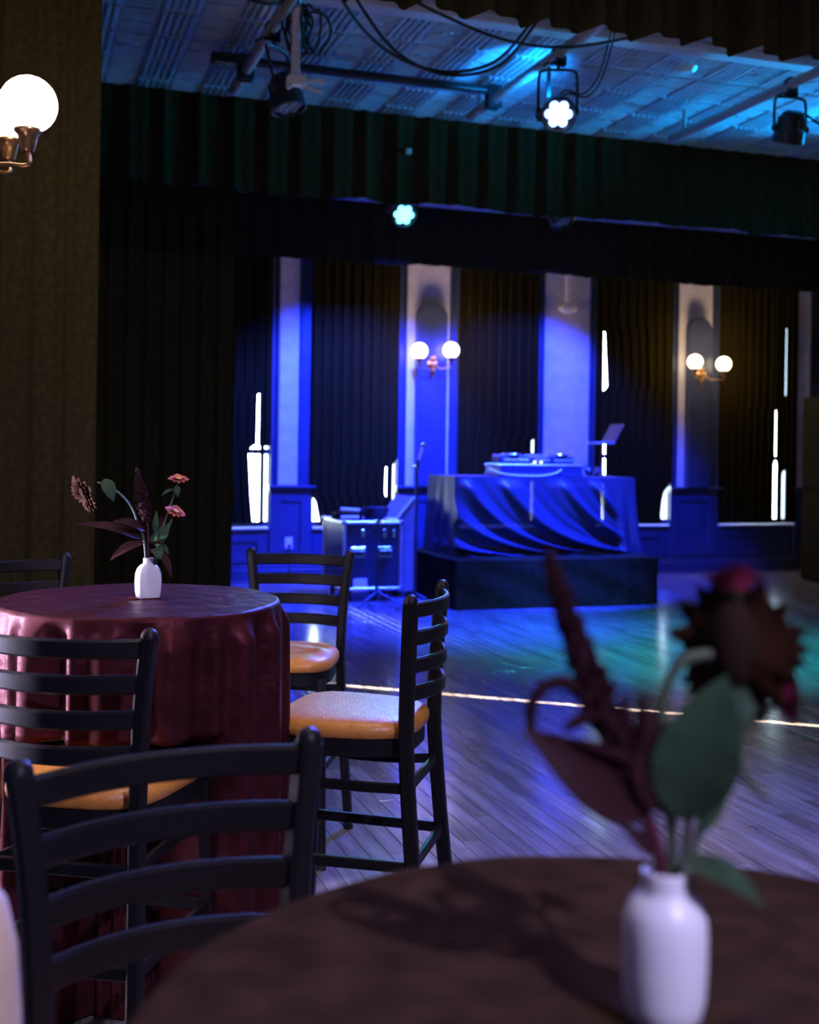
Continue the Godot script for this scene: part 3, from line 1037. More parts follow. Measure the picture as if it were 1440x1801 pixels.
# ---------------------------------------------------------------- stage end of the hall
func build_stage() -> void:
	# low riser with a black skirt
	var riser := thing("stage_riser", "low platform with a black skirt under the draped table", "platform", Vector3(4.915, 0, -10.9))
	var mb := MB.new()
	mb.bx(-1.05, 1.05, 0.40, 0.463, -0.70, 0.74, 0.008)
	part("deck", mb, M.black_cloth, riser)
	mb = MB.new()
	var rows := []
	for r in 13:
		var f := r / 12.0
		var row := []
		for q in 121:
			var s := q / 120.0 * 4.0
			var p := Vector2()
			if s < 1.0:
				p = Vector2(-1.055, lerpf(-0.70, 0.745, s))
			elif s < 3.0:
				p = Vector2(lerpf(-1.055, 1.055, (s - 1) / 2), 0.745)
			else:
				p = Vector2(1.055, lerpf(0.745, -0.70, s - 3))
			var wv := 0.012 * sin(s * 9.0 + f * 6.0) * sin(PI * f) + 0.006 * sin(s * 31.0)
			row.append(Vector3(p.x + (wv if s < 1.0 or s > 3.0 else 0.0), lerpf(0.008, 0.455, f), p.y + (wv if s >= 1.0 and s <= 3.0 else 0.0)))
		rows.append(row)
	mb.grid(rows)
	part("skirt", mb, M.black_cloth, riser)
	for x in [-0.98, 0.98]:
		for z in [-0.62, 0.66]:
			mb = MB.new()
			mb.bx(x - 0.03, x + 0.03, 0, 0.40, z - 0.03, z + 0.03, 0.004)
			part("leg", mb, M.black_metal, riser)

	# folding table under a swagged black satin cloth
	var tb := thing("folding_table", "folding table on the riser under black satin", "table", Vector3(4.97, 0.463, -10.95))
	mb = MB.new()
	mb.bx(-0.93, 0.93, 0.715, 0.755, -0.34, 0.34, 0.008)
	part("tabletop", mb, M.grey_plastic, tb)
	for s in [-1, 1]:
		for q in [-1, 1]:
			mb = MB.new()
			mb.tube([Vector3(s * 0.72, 0.715, q * 0.24), Vector3(s * 0.74, 0, q * 0.28)], 0.016, 10)
			part("leg", mb, M.grey_plastic, tb)
	mb = MB.new()
	var x0 := 4.0
	var x1 := 5.945
	var zf := -10.585
	var zb := -11.32
	rows = []
	for r in 49:
		var v := r / 48.0
		var row := []
		for q in 113:
			var u := q / 112.0
			var ph := u + log(1.0 - 0.955 * v) / 4.2
			# swags sweep from the top left to the lower right; upright folds at the right-hand corner
			var wv := 0.135 * pow(0.5 + 0.5 * sin(TAU * ph / 0.235 + 1.1 * sin(ph * 9.0)), 2.2) + 0.012 * sin(TAU * ph / 0.083 + 2.0)
			var sw := smoothstep(0.80, 0.92, u)
			var upright := 0.03 * sin(TAU * u / 0.075 + v) * v
			var amp := smoothstep(0.0, 0.16, v) * (0.35 + 0.65 * v)
			row.append(Vector3(lerpf(x0, x1 + 0.10 * v * v, u), lerpf(1.226, 0.468, v), zf + lerpf(wv, upright, sw) * amp + 0.01 * v))
		rows.append(row)
	mb.grid(rows)
	var edge: Array = rows[0]
	for e in [[0, x0, -1.0], [112, x1, 1.0]]:
		var side := []
		for r in 49:
			var v := r / 48.0
			var row := []
			for q in 31:
				var w := q / 30.0
				var fp: Vector3 = rows[r][e[0]]
				var fold: float = e[2] * 0.018 * v * sin(w * 21.0) * sin(PI * w)
				row.append(Vector3(lerpf(fp.x, e[1] + e[2] * 0.06 * v, w) + fold, fp.y, lerpf(fp.z, zb, w)))
			side.append(row)
		mb.grid(side)
	var back := []
	for q in edge.size():
		back.append(Vector3(edge[q].x, 1.226, zb))
	mb.grid([edge, back])
	single("tablecloth", mb, M.black_satin, "black satin cloth swagged over the table on the riser", "tablecloth")

	build_decks()
	build_road_cases()
	mic_stand("black microphone stand with a raised microphone beside the draped table", Vector3(3.56, 0, -10.42), 1.33, Vector3(0.035, 0.13, 0.0), true)
	mic_stand("short black stand with a drooping boom before the road case", Vector3(3.25, 0, -10.62), 0.80, Vector3(-0.16, -0.20, 0.0), false)

	# loudspeaker column at the right edge
	var sp := thing("loudspeaker", "tall black loudspeaker column at the right edge", "loudspeaker", Vector3(9.15, 0, -11.55))
	mb = MB.new()
	mb.bx(-0.29, 0.29, 0.02, 1.08, -0.28, 0.25, 0.02)
	part("bass_cabinet", mb, M.black_cloth, sp)
	mb = MB.new()
	mb.bx(-0.29, 0.29, 1.085, 2.16, -0.28, 0.25, 0.02)
	part("top_cabinet", mb, M.black_cloth, sp)
	for q in [[0.10, 1.0], [1.16, 2.08]]:
		mb = MB.new()
		mb.bx(-0.25, 0.25, q[0], q[1], 0.245, 0.262, 0.008)
		part("grille", mb, M.black_cloth, sp)
	for s in [-1, 1]:
		for q in [-0.22, 0.2]:
			mb = MB.new()
			mb.lathe([Vector2(0, 0), Vector2(0.022, 0), Vector2(0.025, 0.02), Vector2(0, 0.02)], Transform3D(Basis(), Vector3(s * 0.24, 0, q)), 12)
			part("foot", mb, M.black_rubber, sp)


func build_decks() -> void:
	var top := 1.228
	# long equipment case
	var cs := thing("equipment_tray", "long low equipment tray carrying the decks on the draped table", "equipment case", Vector3(4.97, top, -10.9))
	var mb := MB.new()
	mb.bx(-0.46, 0.46, 0.0, 0.03, -0.2, 0.2, 0.006)
	mb.bx(-0.45, 0.45, 0.03, 0.115, -0.19, 0.19, 0.006)
	part("body", mb, M.case_laminate, cs)
	for z in [-0.192, 0.192]:
		mb = MB.new()
		mb.bx(-0.455, 0.455, 0.1, 0.118, z - 0.006, z + 0.006, 0.003)
		part("edge_strip", mb, M.aluminium, cs)
	# two players and the mixer between them
	var y := top + 0.119
	var lab := ["flat black deck player with a jog wheel, left end of the tray", "black mixer with two bright lit buttons, between the two decks", "flat black deck player at the right end of the tray"]
	for i in 3:
		var x: float = [4.71, 4.985, 5.23][i]
		var w: float = [0.32, 0.2, 0.27][i]
		var t := thing(["deck_player", "mixer", "deck_player"][i], lab[i], ["deck", "mixer", "deck"][i], Vector3(x, y, -10.9), 0.0, "decks on the draped table" if i != 1 else "")
		mb = MB.new()
		mb.bx(-w / 2, w / 2, 0.006, 0.085 - 0.01 * (i % 2), -0.10, 0.10, 0.01)
		part("body", mb, M.black_plastic, t)
		mb = MB.new()
		mb.bx(-w / 2 + 0.02, w / 2 - 0.02, 0.03, 0.05, 0.168, 0.174, 0.002)
		part("front_strip", mb, M.aluminium, t)
		if i == 1:
			for k in 5:
				for r in 3:
					mb = MB.new()
					mb.lathe([Vector2(0.009, 0), Vector2(0.008, 0.02), Vector2(0.006, 0.024), Vector2(0, 0.024)], Transform3D(Basis(), Vector3(-0.07 + k * 0.035, 0.075, -0.1 + r * 0.06)), 10)
					part("knob", mb, M.aluminium, t)
			for k in 2:
				mb = MB.new()
				mb.lathe([Vector2(0.013, 0), Vector2(0.011, 0.008), Vector2(0, 0.011)], Transform3D(Basis(Vector3.RIGHT, PI / 2), Vector3(-0.085 + k * 0.07, 0.022, 0.172)), 12)
				part("lit_button", mb, M.deck_light, t)
		else:
			mb = MB.new()
			mb.lathe([Vector2(0.10, 0.083), Vector2(0.102, 0.098), Vector2(0.094, 0.106), Vector2(0.03, 0.104), Vector2(0, 0.104)], Transform3D(Basis(), Vector3(0, 0, 0.02)), 28)
			part("jog_wheel", mb, M.steel, t)
			for k in 4:
				mb = MB.new()
				mb.lathe([Vector2(0.010, 0), Vector2(0.010, 0.012), Vector2(0, 0.013)], Transform3D(Basis(), Vector3(-w / 2 + 0.04 + k * 0.03, 0.083, -0.13)), 10)
				part("button", mb, M.aluminium, t)
	# loose white cable in front
	mb = MB.new()
	mb.tube(spline([Vector3(5.18, 1.30, -10.70), Vector3(5.10, 1.265, -10.66), Vector3(4.95, 1.238, -10.64), Vector3(4.75, 1.236, -10.64), Vector3(4.55, 1.25, -10.66), Vector3(4.42, 1.30, -10.75)], 6), 0.007, 8)
	single("cable", mb, M.white_plastic, "pale cable curving along the front of the equipment tray", "cable")
	# headphones
	var hp := thing("headphones", "black headphones lying on the draped table below the laptop", "headphones", Vector3(5.60, top, -10.85))
	for s in [-1, 1]:
		mb = MB.new()
		mb.lathe([Vector2(0, -0.02), Vector2(0.04, -0.02), Vector2(0.048, 0), Vector2(0.045, 0.02), Vector2(0, 0.025)], Transform3D(Basis(Vector3(0, 0, 1), s * 1.25), Vector3(s * 0.05, 0.05, 0)), 18)
		part("ear_cup", mb, M.black_plastic, hp)
	mb = MB.new()
	mb.bar(spline([Vector3(-0.07, 0.05, 0), Vector3(-0.075, 0.09, -0.05), Vector3(0, 0.12, -0.09), Vector3(0.075, 0.09, -0.05), Vector3(0.07, 0.05, 0)], 5), 0.022, 0.008, Vector3.UP, 0.003)
	part("headband", mb, M.black_plastic, hp)
	# laptop on a stand, turned side on
	var st := thing("laptop_stand", "slim metal stand holding the laptop above the draped table", "stand", Vector3(5.76, top, -10.95))
	mb = MB.new()
	mb.lathe([Vector2(0, 0), Vector2(0.09, 0), Vector2(0.09, 0.012), Vector2(0.02, 0.02), Vector2(0.014, 0.03), Vector2(0.014, 0.33), Vector2(0, 0.33)], Transform3D(), 18)
	part("post", mb, M.black_metal, st)
	mb = MB.new()
	mb.bx(-0.15, 0.08, 0.33, 0.338, -0.11, 0.11, 0.003)
	mb.bx(-0.16, -0.15, 0.33, 0.355, -0.11, 0.11, 0.003)
	part("tray", mb, M.steel, st)
	var lp := thing("laptop", "open dark laptop on a slim stand, screen tilted back", "laptop", Vector3(5.76, top + 0.339, -10.95))
	mb = MB.new()
	mb.bx(-0.14, 0.07, 0, 0.016, -0.15, 0.15, 0.005)
	part("base", mb, M.grey_plastic, lp)
	mb = MB.new()
	mb.box(Transform3D(Basis(Vector3(0, 0, 1), -0.52), Vector3(0.122, 0.108, 0)), Vector3(0.009, 0.21, 0.3), 0.003)
	part("lid", mb, M.black_plastic, lp)
	mb = MB.new()
	mb.box(Transform3D(Basis(Vector3(0, 0, 1), -0.52), Vector3(0.1165, 0.111, 0)), Vector3(0.002, 0.18, 0.27), 0.0)
	part("screen", mb, M.black_plastic, lp)


func build_road_cases() -> void:
	var cs := thing("road_case", "wheeled road case with pale metal edges and recessed handles", "road case", Vector3(3.305, 0, -11.35))
	var w := 0.285
	var d := 0.39
	var y0 := 0.125
	var y1 := 0.765
	var mb := MB.new()
	mb.bx(-w, w, y0, y1, -d, d, 0.004)
	part("body", mb, M.case_laminate, cs)
	for s in [-1, 1]:
		for q in [-1, 1]:
			mb = MB.new()
			mb.bx(s * w - 0.013, s * w + 0.013, y0, y1, q * d - 0.013, q * d + 0.013, 0.004)
			part("edge_strip", mb, M.aluminium, cs)
			mb = MB.new()
			var y := y0 if s < 0 else y1
			mb.bx(-w, w, y - 0.013, y + 0.013, q * d - 0.013, q * d + 0.013, 0.004)
			part("edge_strip", mb, M.aluminium, cs)
			mb = MB.new()
			mb.bx(q * w - 0.013, q * w + 0.013, y - 0.013, y + 0.013, -d, d, 0.004)
			part("edge_strip", mb, M.aluminium, cs)
			for y_ in [y0, y1]:
				mb = MB.new()
				mb.sphere(Vector3(s * w, y_, q * d), 0.028, 12)
				part("ball_corner", mb, M.steel, cs)
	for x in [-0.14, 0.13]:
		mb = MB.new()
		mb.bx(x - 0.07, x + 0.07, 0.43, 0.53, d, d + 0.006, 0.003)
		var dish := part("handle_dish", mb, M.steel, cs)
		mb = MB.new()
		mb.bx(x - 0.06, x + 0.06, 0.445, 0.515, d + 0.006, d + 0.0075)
		part("dark_plate", mb, M.black_rubber, dish)  # flat black plate standing in for the dark inside of a hollow
		mb = MB.new()
		mb.tube([Vector3(x - 0.055, 0.495, d + 0.012), Vector3(x + 0.055, 0.495, d + 0.012)], 0.009, 10)
		part("grip", mb, M.aluminium, dish)
	for x in [-0.10, 0.12, 0.215]:
		mb = MB.new()
		mb.bx(x - 0.02, x + 0.02, 0.62, 0.70, d, d + 0.008, 0.003)
		mb.tube([Vector3(x, 0.64, d + 0.008), Vector3(x, 0.64, d + 0.022)], 0.012, 10)
		part("latch", mb, M.steel, cs)
	mb = MB.new()
	mb.bx(-0.19, -0.05, 0.10, 0.225, d, d + 0.003, 0.001)
	part("label_plate", mb, M.white_plastic, cs)
	for s in [-1, 1]:
		for q in [-1, 1]:
			mb = MB.new()
			mb.bx(s * 0.21 - 0.035, s * 0.21 + 0.035, 0.112, 0.125, q * 0.31 - 0.045, q * 0.31 + 0.045, 0.002)
			mb.bx(s * 0.21 - 0.028, s * 0.21 - 0.022, 0.04, 0.115, q * 0.31 - 0.02, q * 0.31 + 0.02, 0.001)
			mb.bx(s * 0.21 + 0.022, s * 0.21 + 0.028, 0.04, 0.115, q * 0.31 - 0.02, q * 0.31 + 0.02, 0.001)
			var ca := part("caster", mb, M.steel, cs)
			mb = MB.new()
			mb.lathe([Vector2(0, -0.018), Vector2(0.042, -0.018), Vector2(0.05, -0.01), Vector2(0.05, 0.01), Vector2(0.042, 0.018), Vector2(0, 0.018)], Transform3D(Basis(Vector3(0, 0, 1), PI / 2), Vector3(s * 0.21, 0.05, q * 0.31)), 20)
			part("wheel", mb, M.black_rubber, ca)
	# second case behind, with a sloped grey lid
	var c2 := thing("sloped_case", "grey equipment case with a sloped lid beside the road case", "equipment case", Vector3(3.745, 0, -11.5))
	mb = MB.new()
	mb.bx(-0.11, 0.085, 0.06, 0.62, -0.3, 0.3, 0.01)
	part("body", mb, M.grey_plastic, c2)
	mb = MB.new()
	for z in [-0.3, 0.3]:
		mb.poly([Vector3(-0.11, 0.62, z), Vector3(0.085, 0.62, z), Vector3(0.085, 1.0, z), Vector3(0.06, 1.0, z), Vector3(-0.11, 0.77, z)], Vector3(0, 0, signf(z)))
	mb.poly([Vector3(-0.11, 0.77, 0.3), Vector3(0.06, 1.0, 0.3), Vector3(0.06, 1.0, -0.3), Vector3(-0.11, 0.77, -0.3)], Vector3(-0.77, 0.63, 0))
	mb.poly([Vector3(0.085, 1.0, 0.3), Vector3(0.06, 1.0, 0.3), Vector3(0.06, 1.0, -0.3), Vector3(0.085, 1.0, -0.3)], Vector3.UP)
	mb.poly([Vector3(0.085, 1.0, 0.3), Vector3(0.085, 0.62, 0.3), Vector3(0.085, 0.62, -0.3), Vector3(0.085, 1.0, -0.3)], Vector3.RIGHT)
	mb.poly([Vector3(-0.11, 0.77, 0.3), Vector3(-0.11, 0.62, 0.3), Vector3(-0.11, 0.62, -0.3), Vector3(-0.11, 0.77, -0.3)], Vector3.LEFT)
	part("sloped_lid", mb, M.grey_plastic, c2)
	mb = MB.new()
	mb.bar([Vector3(-0.135, 0.77, 0.302), Vector3(0.06, 1.005, 0.302)], 0.03, 0.02, Vector3.UP)
	part("edge_strip", mb, M.white_plastic, c2)
	for s in [-1, 1]:
		for q in [-1, 1]:
			mb = MB.new()
			mb.lathe([Vector2(0, 0), Vector2(0.03, 0), Vector2(0.026, 0.06), Vector2(0, 0.06)], Transform3D(Basis(), Vector3(-0.01 + s * 0.06, 0, q * 0.25)), 12)
			part("foot", mb, M.black_rubber, c2)
	# loose gear on top of the road case
	var lab := ["pale light tube lying on the road case, upper one", "pale light tube lying on the road case, lower one"]
	for k in 2:
		mb = MB.new()
		mb.tube([Vector3(3.06 - 0.02 * k, 0.80 + 0.0 * k + 0.075 * (1 - k), -11.25 + 0.08 * k), Vector3(3.24 - 0.03 * k, 0.80 + 0.065 * (1 - k), -11.2 + 0.08 * k)], 0.022, 12)
		single("light_tube", mb, M.white_plastic, lab[k], "tube", "light tubes on the road case")
	mb = MB.new()
	mb.bx(2.98, 3.26, 0.780, 0.852, -11.32, -11.16, 0.01)
	single("gear_pouch", mb, M.black_cloth, "dark folded pouch on the road case under the upper tube", "pouch")
	mb = MB.new()
	for k in 5:
		var path := []
		for i in 25:
			var a := TAU * i / 24.0
			path.append(Vector3(3.40 + cos(a) * (0.10 + 0.008 * k), 0.795 + 0.022 * k + 0.02 * sin(a), -11.2 + sin(a) * 0.09))
		mb.tube(path, 0.011, 8, false)
	single("cable_coil", mb, M.black_rubber, "coiled black cable lying on the road case", "cable")
	mb = MB.new()
	mb.bx(3.46, 3.58, 0.779, 0.80, -11.12, -11.03, 0.006)
	single("power_strip", mb, M.white_plastic, "small pale power strip at the front edge of the road case", "power strip")


func mic_stand(label: String, at: Vector3, height: float, boom: Vector3, mic: bool) -> void:
	var t := thing("microphone_stand", label, "microphone stand", at, 0.0, "")
	var mb := MB.new()
	mb.tube([Vector3(0, 0.12, 0), Vector3(0, height, 0)], 0.012, 10)
	mb.tube([Vector3(0, 0.06, 0), Vector3(0, height * 0.5, 0)], 0.016, 10)
	part("pole", mb, M.black_metal, t)
	for k in 3:
		mb = MB.new()
		var a := TAU * k / 3 + 0.5
		mb.tube([Vector3(0, 0.14, 0), Vector3(cos(a) * 0.26, 0.014, sin(a) * 0.26)], 0.011, 8)
		part("leg", mb, M.black_metal, t)
	mb = MB.new()
	mb.tube([Vector3(0, height - 0.02, 0), Vector3(0, height, 0) + boom], 0.010, 8)
	part("boom", mb, M.black_metal, t)
	mb = MB.new()
	mb.lathe([Vector2(0, -0.02), Vector2(0.024, -0.02), Vector2(0.024, 0.02), Vector2(0, 0.02)], Transform3D(Basis(Vector3.RIGHT, PI / 2), Vector3(0, height, 0)), 12)
	part("clutch", mb, M.steel, t)
	if mic:
		var m := thing("microphone", "silver microphone clipped to the tall black stand", "microphone", at + Vector3(0, height, 0) + boom * 0.4)
		mb = MB.new()
		mb.lathe([Vector2(0, 0), Vector2(0.012, 0), Vector2(0.017, 0.12), Vector2(0, 0.12)], Transform3D(Basis(Vector3(0, 0, 1), -0.3), Vector3.ZERO), 14)
		part("body", mb, M.aluminium, m)
		mb = MB.new()
		mb.sphere(Vector3(0.044, 0.14, 0), 0.027, 14)
		part("head", mb, M.steel, m)


# ---------------------------------------------------------------- seating end of the hall
func build_tables() -> void:
	table(Vector3(0.326, 0, -3.22), 0.372, "far", atan2(-0.118, 0.36))
	table(Vector3(0.44, 0, -0.72), 0.388, "near", 99.0)


func table(at: Vector3, r: float, which: String, dent: float) -> void:
	var t := thing("high_table", "high round table hidden under the %s maroon cloth" % ("nearest" if which == "near" else "farther"), "table", at)
	var mb := MB.new()
	mb.lathe([Vector2(0, 1.035), Vector2(r - 0.02, 1.035), Vector2(r - 0.012, 1.045), Vector2(r - 0.012, 1.055), Vector2(r - 0.02, 1.062), Vector2(0, 1.062)], Transform3D(), 40)
	part("tabletop", mb, M.black_plastic, t)
	mb = MB.new()
	mb.tube([Vector3(0, 0.03, 0), Vector3(0, 1.035, 0)], 0.04, 16)
	part("pole", mb, M.black_metal, t)
	mb = MB.new()
	mb.lathe([Vector2(0, 0), Vector2(0.1, 0), Vector2(0.1, 0.02), Vector2(0.05, 0.04), Vector2(0, 0.04)], Transform3D(), 24)
	part("base", mb, M.black_metal, t)
	# cloth: flat top, soft edge, pleated skirt; where a seat is pushed under, the skirt is pushed in
	mb = MB.new()
	var rng := RandomNumberGenerator.new()
	rng.seed = 77
	var n := 360
	var waves := []
	for k in 4:
		waves.append([[13.0, 21.0, 34.0, 8.0][k], rng.randf_range(0, TAU), [0.55, 0.45, 0.18, 0.3][k]])
	var prof := []
	for f in [0.0, 0.25, 0.5, 0.75, 0.9, 0.97]:
		prof.append(Vector2(r * f, 1.070))
	for k in 5:
		var a := PI / 2 * k / 4
		prof.append(Vector2(r - 0.012 + sin(a) * 0.012, 1.058 + cos(a) * 0.012))
	for k in range(1, 71):
		prof.append(Vector2(r, 1.058 - 1.045 * k / 70.0))
	var rows := []
	for p in prof:
		var down := clampf((1.058 - p.y) / 1.05, 0.0, 1.0)
		var row := []
		for q in n:
			var a := TAU * q / n
			var s := 0.0
			for w in waves:
				s += w[2] * sin(a * w[0] + w[1] + 0.6 * sin(a * 5.0 + w[1]))
			s = signf(s) * pow(absf(s), 0.8)
			var rr: float = p.x + (0.016 + s * 0.034) * smoothstep(-0.01, 0.06, down) * (0.7 + 0.35 * down)
			if dent < 50.0 and p.x > r * 0.95:
				var da := absf(angle_difference(atan2(sin(a), cos(a)), atan2(cos(dent), sin(dent))))
				var inn := 1.0 - smoothstep(0.62, 0.85, da)
				rr = lerpf(rr, 0.13 + s * 0.01, inn * smoothstep(0.285, 0.318, 1.058 - p.y))
			var y: float = p.y + (0.0012 * sin(a * 6.0 + p.x * 30.0) if p.y > 1.069 else 0.0)
			row.append(Vector3(cos(a) * rr, y, sin(a) * rr))
		rows.append(row)
	mb.grid(rows, true, false, true)
	var c := single("tablecloth", mb, M.satin if which == "far" else M.cotton_maroon, "maroon satin cloth falling in folds from the farther high table" if which == "far" else "dark maroon cloth on the nearest high table", "tablecloth", "maroon tablecloths")
	c.position = at


func stool_seat_outline(a: float, grow: float) -> Vector3:
	# rounded trapezoid, wider at the front (-z), bowed at the back
	var cx := cos(a)
	var sz := sin(a)
	var e := 2.0 / 3.4
	var x := signf(cx) * pow(absf(cx), e)
	var z := signf(sz) * pow(absf(sz), e)
	var wide := lerpf(0.222, 0.182, (z + 1.0) / 2.0) + grow
	return Vector3(x * wide, 0, z * (0.208 + grow) - 0.005)


func make_stool() -> Node3D:
	var t := thing("ladder_back_stool", "", "stool", Vector3.ZERO, 0.0, "black ladder-back stools")
	var mb := MB.new()
	# cushion
	var rows := []
	for q in [[0.0, 0.741, 0], [0.35, 0.741, 0], [0.7, 0.739, 0], [0.88, 0.733, 0], [0.96, 0.725, 0], [1.0, 0.712, 0], [1.005, 0.70, 0], [0.99, 0.688, 0], [0.95, 0.682, 0], [0.0, 0.682, 0]]:
		var row := []
		for k in 64:
			var a := TAU * k / 64
			var p: Vector3 = stool_seat_outline(a, 0.0) * q[0]
			p.y = q[1] + (0.0025 * sin(a * 22.0) if q[1] < 0.72 and q[0] > 0.97 else 0.0) * 0.4
			row.append(p)
		rows.append(row)
	mb.grid(rows, true, false, true)
	part("seat", mb, M.leather, t)
	mb = MB.new()
	for lv in [[0.682, 0.632]]:
		var ring := []
		for k in 49:
			var a := TAU * k / 48
			ring.append(stool_seat_outline(a, -0.022) + Vector3(0, 0.657, 0))
		mb.bar(ring, 0.022, 0.05, Vector3.UP, 0.004)
	part("seat_frame", mb, M.stool_paint, t)
	for s in [-1.0, 1.0]:
		# back leg and post in one sweep
		mb = MB.new()
		var path := spline([Vector3(s * 0.196, 0.0, 0.262), Vector3(s * 0.184, 0.28, 0.226), Vector3(s * 0.172, 0.60, 0.198), Vector3(s * 0.171, 0.74, 0.194), Vector3(s * 0.180, 0.92, 0.200), Vector3(s * 0.1975, 1.066, 0.208)], 6)
		mb.bar(path, 0.032, 0.040, Vector3.BACK, 0.006)
		mb.lathe([Vector2(0.019, -0.004), Vector2(0.019, 0.004), Vector2(0.016, 0.014), Vector2(0.009, 0.020), Vector2(0, 0.022)], Transform3D(Basis(), Vector3(s * 0.1975, 1.066, 0.208)), 14)
		var post := part("back_post", mb, M.stool_paint, t)
		mb = MB.new()
		mb.lathe([Vector2(0, -0.004), Vector2(0.019, -0.004), Vector2(0.019, 0.012), Vector2(0, 0.012)], Transform3D(Basis(), Vector3(s * 0.196, 0.004, 0.261)), 10)
		part("glide", mb, M.black_rubber, post)
		mb = MB.new()
		mb.bar([Vector3(s * 0.205, 0.0, -0.205), Vector3(s * 0.196, 0.32, -0.190), Vector3(s * 0.186, 0.66, -0.172)], 0.030, 0.030, Vector3.BACK, 0.005)
		var leg := part("front_leg", mb, M.stool_paint, t)
		mb = MB.new()
		mb.lathe([Vector2(0, -0.004), Vector2(0.018, -0.004), Vector2(0.018, 0.012), Vector2(0, 0.012)], Transform3D(Basis(), Vector3(s * 0.205, 0.004, -0.205)), 10)
		part("glide", mb, M.black_rubber, leg)
		# bowed side stretcher and straight foot rail
		mb = MB.new()
		mb.bar(spline([Vector3(s * 0.174, 0.555, 0.20), Vector3(s * 0.160, 0.548, 0.08), Vector3(s * 0.160, 0.548, -0.06), Vector3(s * 0.188, 0.555, -0.178)], 5), 0.014, 0.028, Vector3.UP, 0.003)
		part("stretcher", mb, M.stool_paint, t)
		mb = MB.new()
		mb.bar([Vector3(s * 0.182, 0.345, 0.218), Vector3(s * 0.195, 0.345, -0.19)], 0.016, 0.030, Vector3.UP, 0.003)
		part("foot_rail", mb, M.stool_paint, t)
	for q in [[-0.19, 0.195, 0.345], [0.218, 0.182, 0.345], [-0.178, 0.188, 0.555], [0.20, 0.174, 0.555]]:
		mb = MB.new()
		mb.bar([Vector3(-q[1], q[2], q[0]), Vector3(q[1], q[2], q[0])], 0.016, 0.030, Vector3.UP, 0.003)
		part("foot_rail" if q[2] < 0.5 else "stretcher", mb, M.stool_paint, t)
	# four slats bowed backward
	for k in 4:
		var y := 1.043 - 0.077 * k
		var hx := lerpf(0.1935, 0.171, k / 3.0)
		var z := lerpf(0.205, 0.197, k / 3.0)
		mb = MB.new()
		var path := []
		for i in 13:
			var u := i / 12.0 * 2.0 - 1.0
			path.append(Vector3(u * hx, y, z + 0.052 * (1.0 - u * u)))
		mb.bar(path, 0.016, 0.042, Vector3.UP, 0.005)
		part("slat", mb, M.stool_paint, t)
	return t


func build_stools() -> void:
	var s := make_stool()
	s.set_meta("label", "black ladder-back stool seen side on, tan seat toward the right of the maroon table")
	s.position = Vector3(0.953, 0, -3.302)
	s.rotation.y = deg_to_rad(57.4)
	copy_of(s, "black ladder-back stool standing behind the maroon table, facing the camera", Vector3(0.961, 0, -4.306), deg_to_rad(151.5))
	copy_of(s, "black ladder-back stool pushed against the front of the maroon table, its back to the camera", Vector3(0.208, 0, -2.860), deg_to_rad(-28.5))
	copy_of(s, "blurred black ladder-back stool at the nearest table, large in the foreground", Vector3(0.245, 0, -1.379), deg_to_rad(-169.1))
	copy_of(s, "black ladder-back stool against the left wall under the globe sconce", Vector3(0.09, 0, -4.19), deg_to_rad(-155.5))


# ---- flowers: each works in the vase's own axes (x right, y up, z toward the room's front)
func leaf(mb: MB, a: Vector3, b: Vector3, wide: float, face_dir: Vector3, bow := 0.12, fold := 0.25) -> void:
	var rows := []
	var along := b - a
	var side := along.cross(face_dir).normalized()
	var up := side.cross(along).normalized()
	for i in 13:
		var u := i / 12.0
		var w := wide * pow(sin(PI * pow(u, 0.75)), 0.85) * 0.5
		if i == 12:
			w = 0.0005
		elif i == 0:
			w = wide * 0.04
		var c := a + along * u + up * (bow * along.length() * sin(PI * u))
		var row := []
		for q in [-1.0, -0.5, 0.0, 0.5, 1.0]:
			row.append(c + side * w * q + up * (absf(q) * w * fold + 0.02 * wide * sin(u * 25.0) * absf(q)))
		rows.append(row)
	mb.grid(rows)
	var under := []
	for row in rows:
		var r2 := []
		for p in row:
			r2.append(p - up * 0.0006)
		under.append(r2)
	mb.grid(under, false, false, true)


func bloom(parent: Node3D, at: Vector3, facing: Vector3, r: float, petals: int, layers: int, m: Material, disc: Material, cup := 0.3) -> void:
	var f := facing.normalized()
	var e := f.cross(Vector3(0.31, 0.2, 0.93)).normalized()
	var g := f.cross(e)
	var mb := MB.new()
	for l in layers:
		var rr := r * (1.0 - 0.2 * l)
		for k in petals:
			var a := TAU * (k + 0.5 * l) / petals + 0.13 * sin(k * 7.3)
			var d := e * cos(a) + g * sin(a)
			var lift := cup + 0.22 * l + 0.08 * sin(k * 5.1)
			leaf(mb, at + d * r * 0.22, at + d * rr + f * rr * lift, TAU * rr / petals * 1.25, f, 0.06, 0.2)
	part("petals", mb, m, parent)
	mb = MB.new()
	mb.lathe([Vector2(r * 0.36, -r * 0.06), Vector2(r * 0.36, r * 0.08), Vector2(r * 0.26, r * 0.2), Vector2(0, r * 0.24)], Transform3D(Basis(e, f, e.cross(f)), at), 18)
	part("disc", mb, disc, parent)
	mb = MB.new()
	mb.lathe([Vector2(0.002, -r * 0.28), Vector2(r * 0.2, -r * 0.2), Vector2(r * 0.34, -r * 0.04), Vector2(r * 0.36, 0)], Transform3D(Basis(e, f, e.cross(f)), at), 14)
	part("calyx", mb, M.leaf_green, parent)


